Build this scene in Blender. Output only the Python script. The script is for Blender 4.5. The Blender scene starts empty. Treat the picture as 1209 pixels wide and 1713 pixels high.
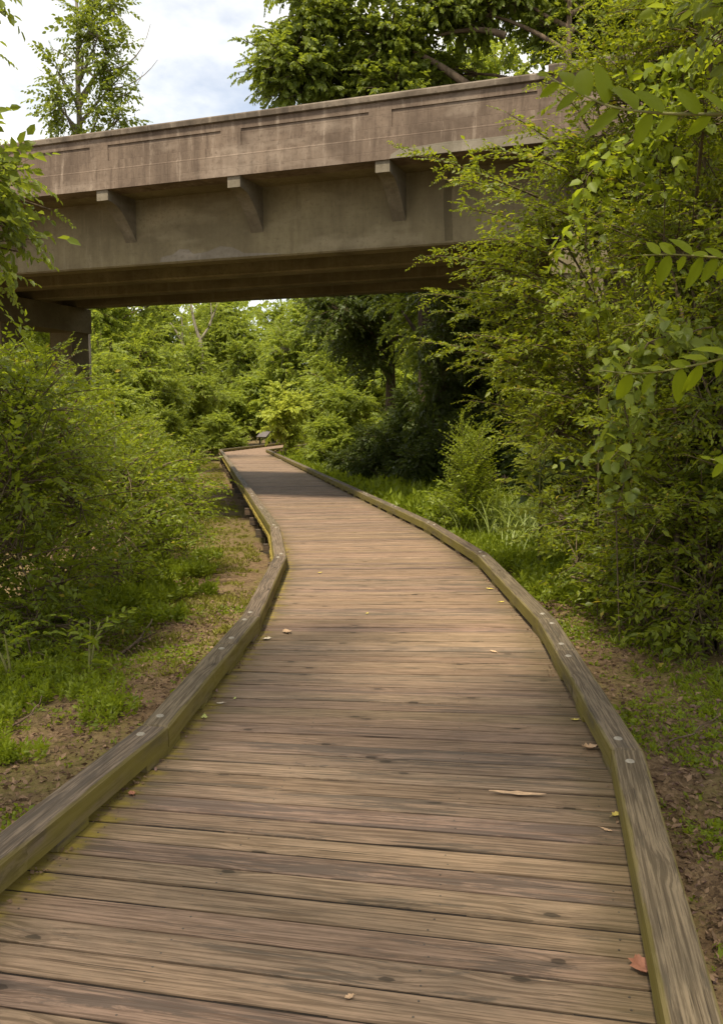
import bpy, math, random
import numpy as np
from mathutils import Vector, Matrix

SC = bpy.context.scene
COL = SC.collection
R = math.radians

# ------------------------------------------------------------------ camera, sky, sun, exposure
CAM_H, FPX, PITCH = 1.66, 1500.0, math.atan((856.5 - 700.0) / 1500.0)
cam_data = bpy.data.cameras.new('camera')
cam_data.sensor_fit = 'VERTICAL'
cam_data.sensor_height = 36.0
cam_data.sensor_width = 36.0 * 1209 / 1713
cam_data.lens = 36.0 * FPX / 1713.0
cam_data.clip_start = 0.05
cam_data.clip_end = 1000.0
cam = bpy.data.objects.new('camera', cam_data)
COL.objects.link(cam)
cam.location = (0, 0, CAM_H)
cam.rotation_euler = (math.pi / 2 - PITCH, 0, 0)
SC.camera = cam

SUN_EL, SUN_AZ = R(64), R(200)      # azimuth from +Y clockwise: behind the camera, a little to its left
sun_data = bpy.data.lights.new('sun', 'SUN')
sun_data.energy = 5.0
sun_data.angle = R(7.0)
sun_data.color = (1.0, 0.88, 0.68)
sun = bpy.data.objects.new('sun', sun_data)
COL.objects.link(sun)
sd = Vector((math.sin(SUN_AZ) * math.cos(SUN_EL), math.cos(SUN_AZ) * math.cos(SUN_EL), math.sin(SUN_EL)))
sun.rotation_euler = sd.to_track_quat('Z', 'Y').to_euler()
sun.location = (0, -20, 40)

world = bpy.data.worlds.new('World')
SC.world = world
world.use_nodes = True
wn, wl = world.node_tree.nodes, world.node_tree.links
wn.clear()
w_out = wn.new('ShaderNodeOutputWorld')
w_sky = wn.new('ShaderNodeTexSky')
w_sky.sky_type = 'NISHITA'
w_sky.sun_disc = False
w_sky.sun_elevation = SUN_EL
w_sky.sun_rotation = SUN_AZ
w_sky.air_density = 1.0
w_sky.dust_density = 1.5
w_bg = wn.new('ShaderNodeBackground')
w_bg.inputs['Strength'].default_value = 0.12
w_cl = wn.new('ShaderNodeBackground')
w_cl.inputs['Color'].default_value = (1.0, 0.975, 0.92, 1)
w_cl.inputs['Strength'].default_value = 1.0
w_tc = wn.new('ShaderNodeTexCoord')
w_map = wn.new('ShaderNodeMapping')
w_map.inputs['Scale'].default_value = (1.0, 1.0, 1.9)
w_map.inputs['Location'].default_value = (0.35, 0.1, 0.2)
w_no = wn.new('ShaderNodeTexNoise')
w_no.inputs['Scale'].default_value = 2.6
w_no.inputs['Detail'].default_value = 8
w_no.inputs['Roughness'].default_value = 0.55
w_rp = wn.new('ShaderNodeValToRGB')
w_rp.color_ramp.elements[0].position = 0.32
w_rp.color_ramp.elements[0].color = (0.15, 0.15, 0.15, 1)
w_rp.color_ramp.elements[1].position = 0.52
w_mix = wn.new('ShaderNodeMixShader')
wl.new(w_tc.outputs['Generated'], w_map.inputs['Vector'])
wl.new(w_map.outputs['Vector'], w_no.inputs['Vector'])
wl.new(w_no.outputs['Fac'], w_rp.inputs['Fac'])
wl.new(w_sky.outputs['Color'], w_bg.inputs['Color'])
wl.new(w_rp.outputs['Color'], w_mix.inputs['Fac'])
wl.new(w_bg.outputs['Background'], w_mix.inputs[1])
wl.new(w_cl.outputs['Background'], w_mix.inputs[2])
wl.new(w_mix.outputs['Shader'], w_out.inputs['Surface'])

SC.view_settings.view_transform = 'Standard'
SC.view_settings.look = 'None'
SC.view_settings.exposure = 0.58
SC.view_settings.gamma = 1.0
SC.view_settings.use_curve_mapping = False
SC.cycles.max_bounces = 4
SC.cycles.diffuse_bounces = 2
SC.cycles.glossy_bounces = 2
SC.cycles.transmission_bounces = 3
SC.cycles.use_denoising = True

# ------------------------------------------------------------------ helpers
def px(x, y, Y):
    """point of the place seen at photo pixel (x, y) at ground distance Y"""
    dx, dz = (x - 604.5) / FPX, -(y - 856.5) / FPX
    c, s = math.cos(PITCH), math.sin(PITCH)
    ry, rz = c + dz * s, -s + dz * c
    return np.array([dx * Y / ry, Y, CAM_H + rz * Y / ry])

def pxz(x, y, z):
    """point seen at pixel (x, y) at height z"""
    dx, dz = (x - 604.5) / FPX, -(y - 856.5) / FPX
    c, s = math.cos(PITCH), math.sin(PITCH)
    ry, rz = c + dz * s, -s + dz * c
    k = (z - CAM_H) / rz
    return np.array([dx * k, ry * k, z])

def mk_mesh(name, verts, faces):
    """faces: list of arrays (M,k)"""
    if isinstance(faces, np.ndarray):
        faces = [faces]
    me = bpy.data.meshes.new(name)
    verts = np.asarray(verts, dtype=np.float32)
    me.vertices.add(len(verts))
    me.vertices.foreach_set('co', verts.ravel())
    idx = np.concatenate([f.ravel() for f in faces]).astype(np.int32)
    tot = np.concatenate([np.full(len(f), f.shape[1]) for f in faces]).astype(np.int32)
    st = np.concatenate([[0], np.cumsum(tot)[:-1]]).astype(np.int32)
    me.loops.add(len(idx))
    me.loops.foreach_set('vertex_index', idx)
    me.polygons.add(len(tot))
    me.polygons.foreach_set('loop_start', st)
    me.polygons.foreach_set('loop_total', tot)
    me.update(calc_edges=True)
    return me

def obj(name, me, mat=None, parent=None):
    o = bpy.data.objects.new(name, me)
    COL.objects.link(o)
    if mat is not None and me is not None and len(me.materials) == 0:
        me.materials.append(mat)
    if parent is not None:
        o.parent = parent
    return o

def tag(o, label=None, cat=None, group=None, kind=None):
    if label: o['label'] = label
    if cat: o['category'] = cat
    if group: o['group'] = group
    if kind: o['kind'] = kind
    return o

def empty(name, loc=(0, 0, 0), rz=0.0):
    o = bpy.data.objects.new(name, None)
    o.empty_display_size = 0.2
    COL.objects.link(o)
    o.location = loc
    o.rotation_euler = (0, 0, rz)
    return o

class MB:
    """collects convex pieces and builds one mesh"""
    def __init__(self):
        self.v, self.f = [], []
    def add(self, v, f):
        b = len(self.v)
        self.v += [tuple(p) for p in v]
        self.f += [tuple(i + b for i in q) for q in f]
        return self
    def box(self, x0, x1, y0, y1, z0, z1):
        v = [(x0, y0, z0), (x1, y0, z0), (x1, y1, z0), (x0, y1, z0), (x0, y0, z1), (x1, y0, z1), (x1, y1, z1), (x0, y1, z1)]
        return self.add(v, [(3, 2, 1, 0), (4, 5, 6, 7), (0, 1, 5, 4), (1, 2, 6, 5), (2, 3, 7, 6), (3, 0, 4, 7)])
    def cprism(self, q, z0, z1, c):
        """quad plan q (ccw), chamfered top edge c"""
        q = [np.array(p[:2], float) for p in q]
        n = len(q)
        ins = []
        for i in range(n):
            a, b, d = q[i - 1], q[i], q[(i + 1) % n]
            e1 = (b - a) / (np.linalg.norm(b - a) + 1e-9)
            e2 = (d - b) / (np.linalg.norm(d - b) + 1e-9)
            n1, n2 = np.array([-e1[1], e1[0]]), np.array([-e2[1], e2[0]])
            m = n1 + n2
            m = m / (m @ m) * 2
            ins.append(b + m * c)
        v = [(p[0], p[1], z0) for p in q] + [(p[0], p[1], z1 - c) for p in q] + [(p[0], p[1], z1) for p in ins]
        f = [tuple(range(n - 1, -1, -1)), tuple(range(2 * n, 3 * n))]
        for i in range(n):
            j = (i + 1) % n
            f.append((i, j, n + j, n + i))
            f.append((n + i, n + j, 2 * n + j, 2 * n + i))
        return self.add(v, f)
    def extrude(self, prof, a0, a1, axis='x'):
        """profile of (y,z) points extruded along x"""
        n = len(prof)
        v = [(a0, p[0], p[1]) for p in prof] + [(a1, p[0], p[1]) for p in prof]
        f = [tuple(range(n)), tuple(range(2 * n - 1, n - 1, -1))]
        for i in range(n):
            j = (i + 1) % n
            f.append((i, n + i, n + j, j))
        return self.add(v, f)
    def build(self, name, mat, parent=None, smooth=False):
        me = bpy.data.meshes.new(name)
        me.from_pydata(self.v, [], self.f)
        me.validate()
        me.update()
        import bmesh
        bm = bmesh.new(); bm.from_mesh(me)
        bmesh.ops.recalc_face_normals(bm, faces=bm.faces)
        bm.to_mesh(me); bm.free()
        if smooth:
            me.polygons.foreach_set('use_smooth', [True] * len(me.polygons))
        return obj(name, me, mat, parent)

def tubes_arrays(paths, sides=6):
    """paths: list of (pts (n,3), radii (n,)) -> verts, quads"""
    V, F, b = [], [], 0
    ang = np.linspace(0, 2 * np.pi, sides, endpoint=False)
    ca, sa = np.cos(ang), np.sin(ang)
    for pts, rad in paths:
        pts = np.asarray(pts, float); rad = np.asarray(rad, float)
        n = len(pts)
        t = np.gradient(pts, axis=0)
        t /= np.linalg.norm(t, axis=1)[:, None] + 1e-9
        ref = np.where(np.abs(t[:, 2:3]) > 0.9, np.array([[1.0, 0, 0]]), np.array([[0, 0, 1.0]]))
        u = np.cross(t, ref); u /= np.linalg.norm(u, axis=1)[:, None] + 1e-9
        w = np.cross(t, u)
        ring = pts[:, None, :] + rad[:, None, None] * (ca[None, :, None] * u[:, None, :] + sa[None, :, None] * w[:, None, :])
        V.append(ring.reshape(-1, 3))
        i = np.arange(n - 1)[:, None] * sides + np.arange(sides)[None, :]
        j = np.arange(n - 1)[:, None] * sides + (np.arange(sides)[None, :] + 1) % sides
        F.append(np.stack([i, j, j + sides, i + sides], -1).reshape(-1, 4) + b)
        b += n * sides
    return np.concatenate(V), np.concatenate(F)

def norm(v):
    return v / (np.linalg.norm(v, axis=-1, keepdims=True) + 1e-9)

# ------------------------------------------------------------------ materials
def new_mat(name):
    m = bpy.data.materials.new(name)
    m.use_nodes = True
    nt = m.node_tree
    nt.nodes.clear()
    return m, nt.nodes, nt.links

class NT:
    """tiny node helper"""
    def __init__(self, name):
        self.m, self.n, self.l = new_mat(name)
    def node(self, t, **kw):
        nd = self.n.new(t)
        for k, v in kw.items():
            setattr(nd, k, v)
        return nd
    def link(self, a, b):
        self.l.new(a, b)
    def val(self, sock, v):
        if isinstance(v, bpy.types.NodeSocket): self.l.new(v, sock)
        else: sock.default_value = v
    def math(self, op, a, b=None, c=None, clamp=False):
        nd = self.n.new('ShaderNodeMath'); nd.operation = op; nd.use_clamp = clamp
        self.val(nd.inputs[0], a)
        if b is not None: self.val(nd.inputs[1], b)
        if c is not None: self.val(nd.inputs[2], c)
        return nd.outputs[0]
    def mix(self, fac, a, b, blend='MIX'):
        nd = self.n.new('ShaderNodeMix'); nd.data_type = 'RGBA'; nd.blend_type = blend
        self.val(nd.inputs[0], fac); self.val(nd.inputs[6], a); self.val(nd.inputs[7], b)
        return nd.outputs[2]
    def ramp(self, fac, stops, interp='LINEAR'):
        nd = self.n.new('ShaderNodeValToRGB'); cr = nd.color_ramp; cr.interpolation = interp
        while len(cr.elements) < len(stops): cr.elements.new(0.5)
        for e, (p, c) in zip(cr.elements, stops):
            e.position = p
            e.color = (c, c, c, 1) if isinstance(c, (int, float)) else (*c[:3], 1)
        self.val(nd.inputs[0], fac)
        return nd.outputs[0]
    def noise(self, vec, scale=5.0, detail=4.0, rough=0.5, dist=0.0, out='Fac'):
        nd = self.n.new('ShaderNodeTexNoise')
        self.l.new(vec, nd.inputs['Vector'])
        nd.inputs['Scale'].default_value = scale
        nd.inputs['Detail'].default_value = detail
        nd.inputs['Roughness'].default_value = rough
        nd.inputs['Distortion'].default_value = dist
        return nd.outputs[out]
    def mapping(self, vec, scale=(1, 1, 1), loc=(0, 0, 0)):
        nd = self.n.new('ShaderNodeMapping')
        self.l.new(vec, nd.inputs['Vector'])
        nd.inputs['Scale'].default_value = scale
        self.val(nd.inputs['Location'], loc)
        return nd.outputs[0]
    def coord(self, which='Object'):
        return self.n.new('ShaderNodeTexCoord').outputs[which]
    def sep(self, vec):
        nd = self.n.new('ShaderNodeSeparateXYZ'); self.l.new(vec, nd.inputs[0]); return nd.outputs
    def comb(self, x, y, z):
        nd = self.n.new('ShaderNodeCombineXYZ')
        for i, v in enumerate((x, y, z)): self.val(nd.inputs[i], v)
        return nd.outputs[0]
    def vadd(self, a, b):
        nd = self.n.new('ShaderNodeVectorMath'); nd.operation = 'ADD'
        self.val(nd.inputs[0], a); self.val(nd.inputs[1], b)
        return nd.outputs[0]
    def bump(self, h, strength=0.3, dist=0.01):
        nd = self.n.new('ShaderNodeBump')
        nd.inputs['Strength'].default_value = strength
        nd.inputs['Distance'].default_value = dist
        self.l.new(h, nd.inputs['Height'])
        return nd.outputs[0]
    def principled(self, col, rough=0.8, normal=None, spec=0.3, metal=0.0):
        p = self.n.new('ShaderNodeBsdfPrincipled')
        self.val(p.inputs['Base Color'], col if isinstance(col, bpy.types.NodeSocket) else (*col, 1))
        self.val(p.inputs['Roughness'], rough)
        p.inputs['Specular IOR Level'].default_value = spec
        p.inputs['Metallic'].default_value = metal
        if normal is not None: self.l.new(normal, p.inputs['Normal'])
        return p
    def out(self, sh):
        o = self.n.new('ShaderNodeOutputMaterial')
        self.l.new(sh.outputs[0] if not isinstance(sh, bpy.types.NodeSocket) else sh, o.inputs['Surface'])
        return self.m

def smoothstep_nodes(t, x, a, b):
    nd = t.n.new('ShaderNodeMapRange'); nd.interpolation_type = 'SMOOTHSTEP'
    t.val(nd.inputs[0], x); nd.inputs[1].default_value = a; nd.inputs[2].default_value = b
    return nd.outputs[0]

def wood_mat(name, light, dark, grey, moss_from=None, grain_y=80.0, warp=1.5, side_moss=False):
    t = NT(name)
    co = t.coord('Object')
    rnd = t.node('ShaderNodeObjectInfo').outputs['Random']
    r2 = t.math('FRACT', t.math('MULTIPLY', rnd, 17.31))
    r3 = t.math('FRACT', t.math('MULTIPLY', rnd, 71.7))
    s = t.sep(co)
    off = t.comb(t.math('MULTIPLY', rnd, 57.0), t.math('MULTIPLY', rnd, 31.0), t.math('MULTIPLY', r2, 13.0))
    p = t.vadd(co, off)
    # knots: cells along the board
    kv = t.vadd(t.mapping(p, (2.6, 6.0, 2.0)), t.mapping(t.noise(t.mapping(p, (9.0, 30.0, 9.0)), 1.0, 3.0, 0.6, out='Color'), (0.16, 0.16, 0.16)))
    vor = t.node('ShaderNodeTexVoronoi'); vor.inputs['Scale'].default_value = 1.0
    vor.inputs['Randomness'].default_value = 0.9
    vor.voronoi_dimensions = '2D'
    t.link(kv, vor.inputs['Vector'])
    kd = vor.outputs['Distance']
    ksel = t.math('GREATER_THAN', t.sep(vor.outputs['Color'])[0], 0.80)
    knot = t.math('MULTIPLY', t.ramp(kd, [(0.065, 1.0), (0.08, 0.35), (0.14, 0.25), (0.17, 0.0)]), ksel)
    halo = t.math('MULTIPLY', t.ramp(kd, [(0.05, 1.0), (0.5, 0.0)]), ksel)
    # grain, bent around knots
    sp = t.sep(p)
    bend = t.noise(t.mapping(p, (1.3, 5.0, 2.0)), 1.0, 2.0, 0.5)
    yy = t.math('ADD', t.math('MULTIPLY', sp[1], grain_y), t.math('ADD', t.math('MULTIPLY', bend, warp), t.math('MULTIPLY', halo, 2.6)))
    gv = t.comb(t.math('MULTIPLY', sp[0], 2.6), yy, t.math('MULTIPLY', sp[2], 30.0))
    g1 = t.noise(gv, 1.0, 5.0, 0.62, 0.4)
    fine = t.noise(t.comb(t.math('MULTIPLY', sp[0], 4.0), t.math('MULTIPLY', sp[1], 130.0), t.math('MULTIPLY', sp[2], 110.0)), 1.0, 5.0, 0.75)
    arc = t.noise(t.mapping(p, (0.55, 2.2, 1.0)), 1.0, 2.0, 0.45)
    rings = t.math('SINE', t.math('ADD', t.math('MULTIPLY', yy, 3.4), t.math('MULTIPLY', arc, warp * 22.0)))
    flat = t.noise(t.mapping(p, (0.9, 7.0, 3.0)), 1.0, 3.0, 0.55)
    ring_m = t.math('MULTIPLY', smoothstep_nodes(t, rings, 0.45, 0.85), smoothstep_nodes(t, flat, 0.36, 0.60))
    gr = t.ramp(g1, [(0.43, 0.0), (0.50, 0.35), (0.57, 1.0)])
    col = t.mix(gr, light, dark)
    col = t.mix(t.math('MULTIPLY', ring_m, 0.62), col, dark)
    # weathered grey blotches, long along the board
    bl = t.noise(t.mapping(p, (1.5, 15.0, 3.0)), 1.0, 9.0, 0.74, 0.5)
    blm = smoothstep_nodes(t, t.math('ADD', bl, t.math('MULTIPLY', t.math('SUBTRACT', r3, 0.5), 0.13)), 0.53, 0.60)
    col = t.mix(t.math('MULTIPLY', blm, 0.80), col, grey)
    mot = t.noise(t.mapping(p, (7.0, 16.0, 7.0)), 1.0, 5.0, 0.7)
    col = t.mix(t.math('MULTIPLY', t.ramp(mot, [(0.38, 1.0), (0.62, 0.0)]), 0.28), col, grey)
    col = t.mix(t.math('MULTIPLY', t.ramp(fine, [(0.53, 0.0), (0.59, 1.0)]), 0.55), col, (dark[0] * .60, dark[1] * .55, dark[2] * .55, 1))
    chk = t.noise(t.comb(t.math('MULTIPLY', sp[0], 2.2), t.math('MULTIPLY', sp[1], 95.0), t.math('MULTIPLY', sp[2], 60.0)), 1.0, 2.0, 0.5)
    check = t.ramp(chk, [(0.665, 0.0), (0.70, 1.0)])
    col = t.mix(t.math('MULTIPLY', check, 0.8), col, (0.030, 0.023, 0.016, 1))
    col = t.mix(t.math('MULTIPLY', knot, 0.85), col, (0.035, 0.026, 0.018, 1))
    # board to board tone
    tone = t.math('ADD', 0.86, t.math('MULTIPLY', rnd, 0.24))
    col = t.mix(1.0, col, t.comb(tone, t.math('MULTIPLY', tone, t.math('ADD', 0.96, t.math('MULTIPLY', r2, 0.07))), t.math('MULTIPLY', tone, t.math('ADD', 0.93, t.math('MULTIPLY', r3, 0.12)))), 'MULTIPLY')
    if moss_from is not None:
        mn = t.noise(t.mapping(p, (5.0, 14.0, 5.0)), 1.0, 4.0, 0.6)
        ax = t.math('ABSOLUTE', s[0])
        e = t.math('ADD', ax, t.math('MULTIPLY', t.math('SUBTRACT', mn, 0.5), 0.42))
        mm = smoothstep_nodes(t, e, moss_from, moss_from + 0.26)
        mm2 = smoothstep_nodes(t, e, moss_from + 0.17, moss_from + 0.30)
        left = t.math('LESS_THAN', s[0], 0.0)
        col = t.mix(t.math('MULTIPLY', mm, 0.45), col, (0.078, 0.062, 0.026, 1))
        col = t.mix(t.math('MULTIPLY', t.math('MULTIPLY', mm2, left), 0.75), col, (0.22, 0.172, 0.024, 1))
    if side_moss:
        nrm = t.node('ShaderNodeNewGeometry').outputs['Normal']
        up = t.math('ABSOLUTE', t.sep(nrm)[2])
        mn = t.noise(t.mapping(p, (2.0, 8.0, 8.0)), 1.0, 5.0, 0.6)
        side = t.ramp(up, [(0.3, 1.0), (0.75, 0.0)])
        mm = t.math('MULTIPLY', side, smoothstep_nodes(t, mn, 0.30, 0.60))
        col = t.mix(t.math('MULTIPLY', mm, 0.8), col, (0.165, 0.135, 0.030, 1))
        edge = smoothstep_nodes(t, t.math('ADD', t.math('ABSOLUTE', s[1]), t.math('MULTIPLY', t.math('SUBTRACT', mn, 0.5), 0.05)), 0.058, 0.069)
        col = t.mix(t.math('MULTIPLY', edge, 0.45), col, (0.15, 0.125, 0.02, 1))
    hgt = t.math('MULTIPLY', fine, -1.0)
    b = t.bump(hgt, 0.22, 0.003)
    return t.out(t.principled(col, t.math('ADD', 0.62, t.math('MULTIPLY', gr, 0.2)), b, 0.2))

M = {}
M['deck'] = wood_mat('deck_wood', (0.292, 0.202, 0.138, 1), (0.160, 0.109, 0.072, 1), (0.098, 0.077, 0.058, 1), moss_from=0.80)
M['deck_far'] = wood_mat('deck_wood_far', (0.292, 0.202, 0.138, 1), (0.160, 0.109, 0.072, 1), (0.098, 0.077, 0.058, 1))
M['curb'] = wood_mat('curb_wood', (0.185, 0.145, 0.100, 1), (0.085, 0.065, 0.043, 1), (0.070, 0.058, 0.043, 1), grain_y=90.0, warp=0.22, side_moss=True)
M['under'] = wood_mat('under_wood', (0.120, 0.084, 0.052, 1), (0.055, 0.04, 0.027, 1), (0.07, 0.06, 0.045, 1), grain_y=60.0)

def concrete_mat(name, base, dark, light, streak=1.0):
    t = NT(name)
    co = t.coord('Object')
    n1 = t.noise(co, 0.9, 6.0, 0.62)
    n2 = t.noise(t.mapping(co, (5.5, 5.5, 0.6)), 1.0, 8.0, 0.72, 0.25)       # rain streaks
    n3 = t.noise(co, 14.0, 6.0, 0.7)
    n4 = t.noise(t.mapping(co, (0.45, 0.45, 1.2)), 1.0, 4.0, 0.6)
    n5 = t.noise(co, 90.0, 3.0, 0.6)
    col = t.mix(t.ramp(n1, [(0.33, 0.0), (0.66, 1.0)]), base, dark)
    col = t.mix(t.math('MULTIPLY', t.ramp(n2, [(0.50, 0.0), (0.64, 1.0)]), 0.9 * streak), col, dark)
    col = t.mix(t.math('MULTIPLY', t.ramp(n2, [(0.30, 1.0), (0.45, 0.0)]), 0.75 * streak), col, light)
    col = t.mix(t.math('MULTIPLY', t.ramp(n4, [(0.52, 0.0), (0.66, 1.0)]), 0.55), col, light)
    col = t.mix(t.math('MULTIPLY', t.ramp(n3, [(0.52, 0.0), (0.66, 1.0)]), 0.6), col, dark)
    col = t.mix(t.math('MULTIPLY', t.ramp(n5, [(0.60, 0.0), (0.75, 1.0)]), 0.35), col, dark)
    form = t.ramp(t.math('ABSOLUTE', t.math('SUBTRACT', t.math('FRACT', t.math('MULTIPLY', t.sep(co)[2], 5.2)), 0.5)), [(0.0, 0.0), (0.03, 1.0)])
    col = t.mix(t.math('MULTIPLY', t.math('SUBTRACT', 1.0, form), 0.30), col, dark)
    h = t.math('ADD', t.math('ADD', t.math('MULTIPLY', n3, 0.6), t.math('MULTIPLY', n5, 0.25)), t.math('MULTIPLY', form, 0.3))
    return t.out(t.principled(col, 0.9, t.bump(h, 0.5, 0.012), 0.2))

M['concrete'] = concrete_mat('parapet_concrete', (0.194, 0.146, 0.111, 1), (0.085, 0.062, 0.047, 1), (0.320, 0.260, 0.208, 1))
M['coping'] = concrete_mat('coping_concrete', (0.157, 0.124, 0.095, 1), (0.060, 0.048, 0.037, 1), (0.266, 0.224, 0.180, 1))
M['girder'] = concrete_mat('girder_concrete', (0.216, 0.183, 0.108, 1), (0.129, 0.106, 0.064, 1), (0.292, 0.250, 0.166, 1), 0.6)
M['bracket'] = concrete_mat('bracket_concrete', (0.185, 0.160, 0.120, 1), (0.105, 0.088, 0.062, 1), (0.26, 0.228, 0.178, 1), 0.7)
M['patch'] = concrete_mat('patch_concrete', (0.250, 0.220, 0.175, 1), (0.140, 0.122, 0.092, 1), (0.330, 0.294, 0.248, 1), 0.5)
M['stain'] = concrete_mat('stain_concrete', (0.130, 0.108, 0.062, 1), (0.085, 0.070, 0.042, 1), (0.18, 0.148, 0.09, 1), 0.8)

def simple_mat(name, col, rough=0.8, var=0.25, scale=8.0, metal=0.0, spec=0.3, bump=0.0):
    t = NT(name)
    co = t.coord('Object')
    n = t.noise(co, scale, 5.0, 0.6)
    c = t.mix(t.ramp(n, [(0.3, 0.0), (0.7, 1.0)]), (*[x * (1 - var) for x in col], 1), (*[x * (1 + var) for x in col], 1))
    b = t.bump(n, bump, 0.02) if bump else None
    return t.out(t.principled(c, rough, b, spec, metal))

def bark_mat(name, a, b):
    t = NT(name)
    co = t.coord('Object')
    n = t.noise(t.mapping(co, (14, 14, 2.2)), 1.0, 6.0, 0.65, 0.5)
    n2 = t.noise(co, 1.3, 4.0, 0.6)
    c = t.mix(t.ramp(n, [(0.35, 0.0), (0.65, 1.0)]), (*a, 1), (*b, 1))
    c = t.mix(t.math('MULTIPLY', t.ramp(n2, [(0.5, 0.0), (0.7, 1.0)]), 0.5), c, (0.06, 0.065, 0.03, 1))
    return t.out(t.principled(c, 0.9, t.bump(n, 0.8, 0.03), 0.2))

M['bark'] = bark_mat('bark_brown', (0.075, 0.052, 0.035), (0.17, 0.125, 0.085))
M['bark_grey'] = bark_mat('bark_grey', (0.15, 0.125, 0.095), (0.33, 0.29, 0.23))
M['bark_dark'] = bark_mat('bark_dark', (0.030, 0.022, 0.016), (0.085, 0.062, 0.042))
M['twig'] = simple_mat('twig_brown', (0.10, 0.075, 0.042), 0.8, 0.35, 20)
M['twig_green'] = simple_mat('twig_green', (0.16, 0.16, 0.05), 0.7, 0.3, 20)

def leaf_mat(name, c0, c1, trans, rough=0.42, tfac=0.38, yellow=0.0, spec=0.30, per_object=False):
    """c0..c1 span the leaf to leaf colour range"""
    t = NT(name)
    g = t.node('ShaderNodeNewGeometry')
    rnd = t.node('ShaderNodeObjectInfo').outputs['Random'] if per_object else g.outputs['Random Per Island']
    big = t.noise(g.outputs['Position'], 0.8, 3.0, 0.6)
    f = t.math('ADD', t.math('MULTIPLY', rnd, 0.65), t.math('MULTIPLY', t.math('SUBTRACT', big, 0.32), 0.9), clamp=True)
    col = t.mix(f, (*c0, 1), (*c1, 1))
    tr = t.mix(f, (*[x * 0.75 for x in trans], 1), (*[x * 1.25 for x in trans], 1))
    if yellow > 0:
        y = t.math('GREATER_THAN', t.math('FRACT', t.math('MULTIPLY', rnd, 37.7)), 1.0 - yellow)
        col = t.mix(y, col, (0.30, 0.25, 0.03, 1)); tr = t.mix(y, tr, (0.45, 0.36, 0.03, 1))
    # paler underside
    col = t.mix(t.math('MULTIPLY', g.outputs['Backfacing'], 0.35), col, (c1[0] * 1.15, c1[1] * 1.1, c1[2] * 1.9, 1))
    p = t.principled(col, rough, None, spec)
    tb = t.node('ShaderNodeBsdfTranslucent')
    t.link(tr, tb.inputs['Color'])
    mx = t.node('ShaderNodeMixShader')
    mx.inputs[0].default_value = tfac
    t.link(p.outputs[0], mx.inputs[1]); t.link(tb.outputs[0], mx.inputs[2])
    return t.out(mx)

M['privet'] = leaf_mat('leaf_privet', (0.052, 0.080, 0.006), (0.165, 0.205, 0.014), (0.36, 0.43, 0.018), 0.45, 0.42, 0.012)
M['privet_dark'] = leaf_mat('leaf_privet_olive', (0.050, 0.078, 0.006), (0.165, 0.200, 0.012), (0.37, 0.42, 0.016), 0.45, 0.42, 0.02)
M['sprig'] = leaf_mat('leaf_young_shoot', (0.050, 0.080, 0.003), (0.115, 0.150, 0.006), (0.27, 0.33, 0.008), 0.6, 0.45, 0.0, 0.12, True)
M['broad'] = leaf_mat('leaf_broad', (0.055, 0.084, 0.010), (0.165, 0.205, 0.026), (0.33, 0.39, 0.03), 0.48, 0.42, 0.0)
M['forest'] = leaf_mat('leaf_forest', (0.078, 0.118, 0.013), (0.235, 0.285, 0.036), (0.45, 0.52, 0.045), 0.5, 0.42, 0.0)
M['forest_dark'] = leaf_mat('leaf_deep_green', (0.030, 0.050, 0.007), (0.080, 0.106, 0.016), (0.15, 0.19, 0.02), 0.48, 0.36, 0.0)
M['bright'] = leaf_mat('leaf_yellow_green', (0.20, 0.26, 0.025), (0.40, 0.45, 0.06), (0.58, 0.62, 0.08), 0.5, 0.45, 0.0)
M['weed'] = leaf_mat('leaf_weed', (0.070, 0.105, 0.006), (0.195, 0.245, 0.014), (0.38, 0.45, 0.02), 0.5, 0.42, 0.0)
M['weed_yellow'] = leaf_mat('leaf_low_grass', (0.125, 0.122, 0.016), (0.245, 0.230, 0.034), (0.32, 0.32, 0.04), 0.55, 0.35, 0.0)
M['blade'] = leaf_mat('leaf_blade', (0.15, 0.20, 0.035), (0.30, 0.36, 0.09), (0.42, 0.50, 0.08), 0.48, 0.38, 0.0)
M['litter'] = leaf_mat('leaf_litter', (0.060, 0.037, 0.022), (0.27, 0.180, 0.110), (0.16, 0.09, 0.04), 0.75, 0.12, 0.0, 0.2)
M['dry_red'] = simple_mat('dry_leaf_red', (0.30, 0.135, 0.085), 0.7, 0.3, 30)
M['dry_tan'] = simple_mat('dry_leaf_tan', (0.46, 0.31, 0.19), 0.7, 0.25, 30)
M['dry_yellow'] = simple_mat('dry_leaf_yellow', (0.52, 0.42, 0.10), 0.6, 0.25, 30)
M['dry_green'] = simple_mat('dry_leaf_green', (0.42, 0.46, 0.14), 0.6, 0.2, 30)
M['dry_pale'] = simple_mat('dry_leaf_pale', (0.58, 0.50, 0.38), 0.7, 0.15, 30)
M['bolt'] = simple_mat('galvanised_bolt', (0.26, 0.235, 0.19), 0.6, 0.3, 60, 0.2, 0.35)
M['steel'] = simple_mat('sign_steel', (0.06, 0.05, 0.045), 0.5, 0.2, 10, 0.3)
M['panel'] = simple_mat('sign_panel', (0.10, 0.085, 0.08), 0.35, 0.3, 9.0)
M['joint_shade'] = simple_mat('joint_shade_dark', (0.022, 0.016, 0.011), 0.95, 0.4, 40)  # near-black colour standing in for shade between the planks
M['screw'] = simple_mat('screw_steel', (0.085, 0.07, 0.055), 0.5, 0.3, 40, 0.4)
M['asphalt'] = simple_mat('asphalt', (0.05, 0.05, 0.05), 0.9, 0.2, 20)

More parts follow.
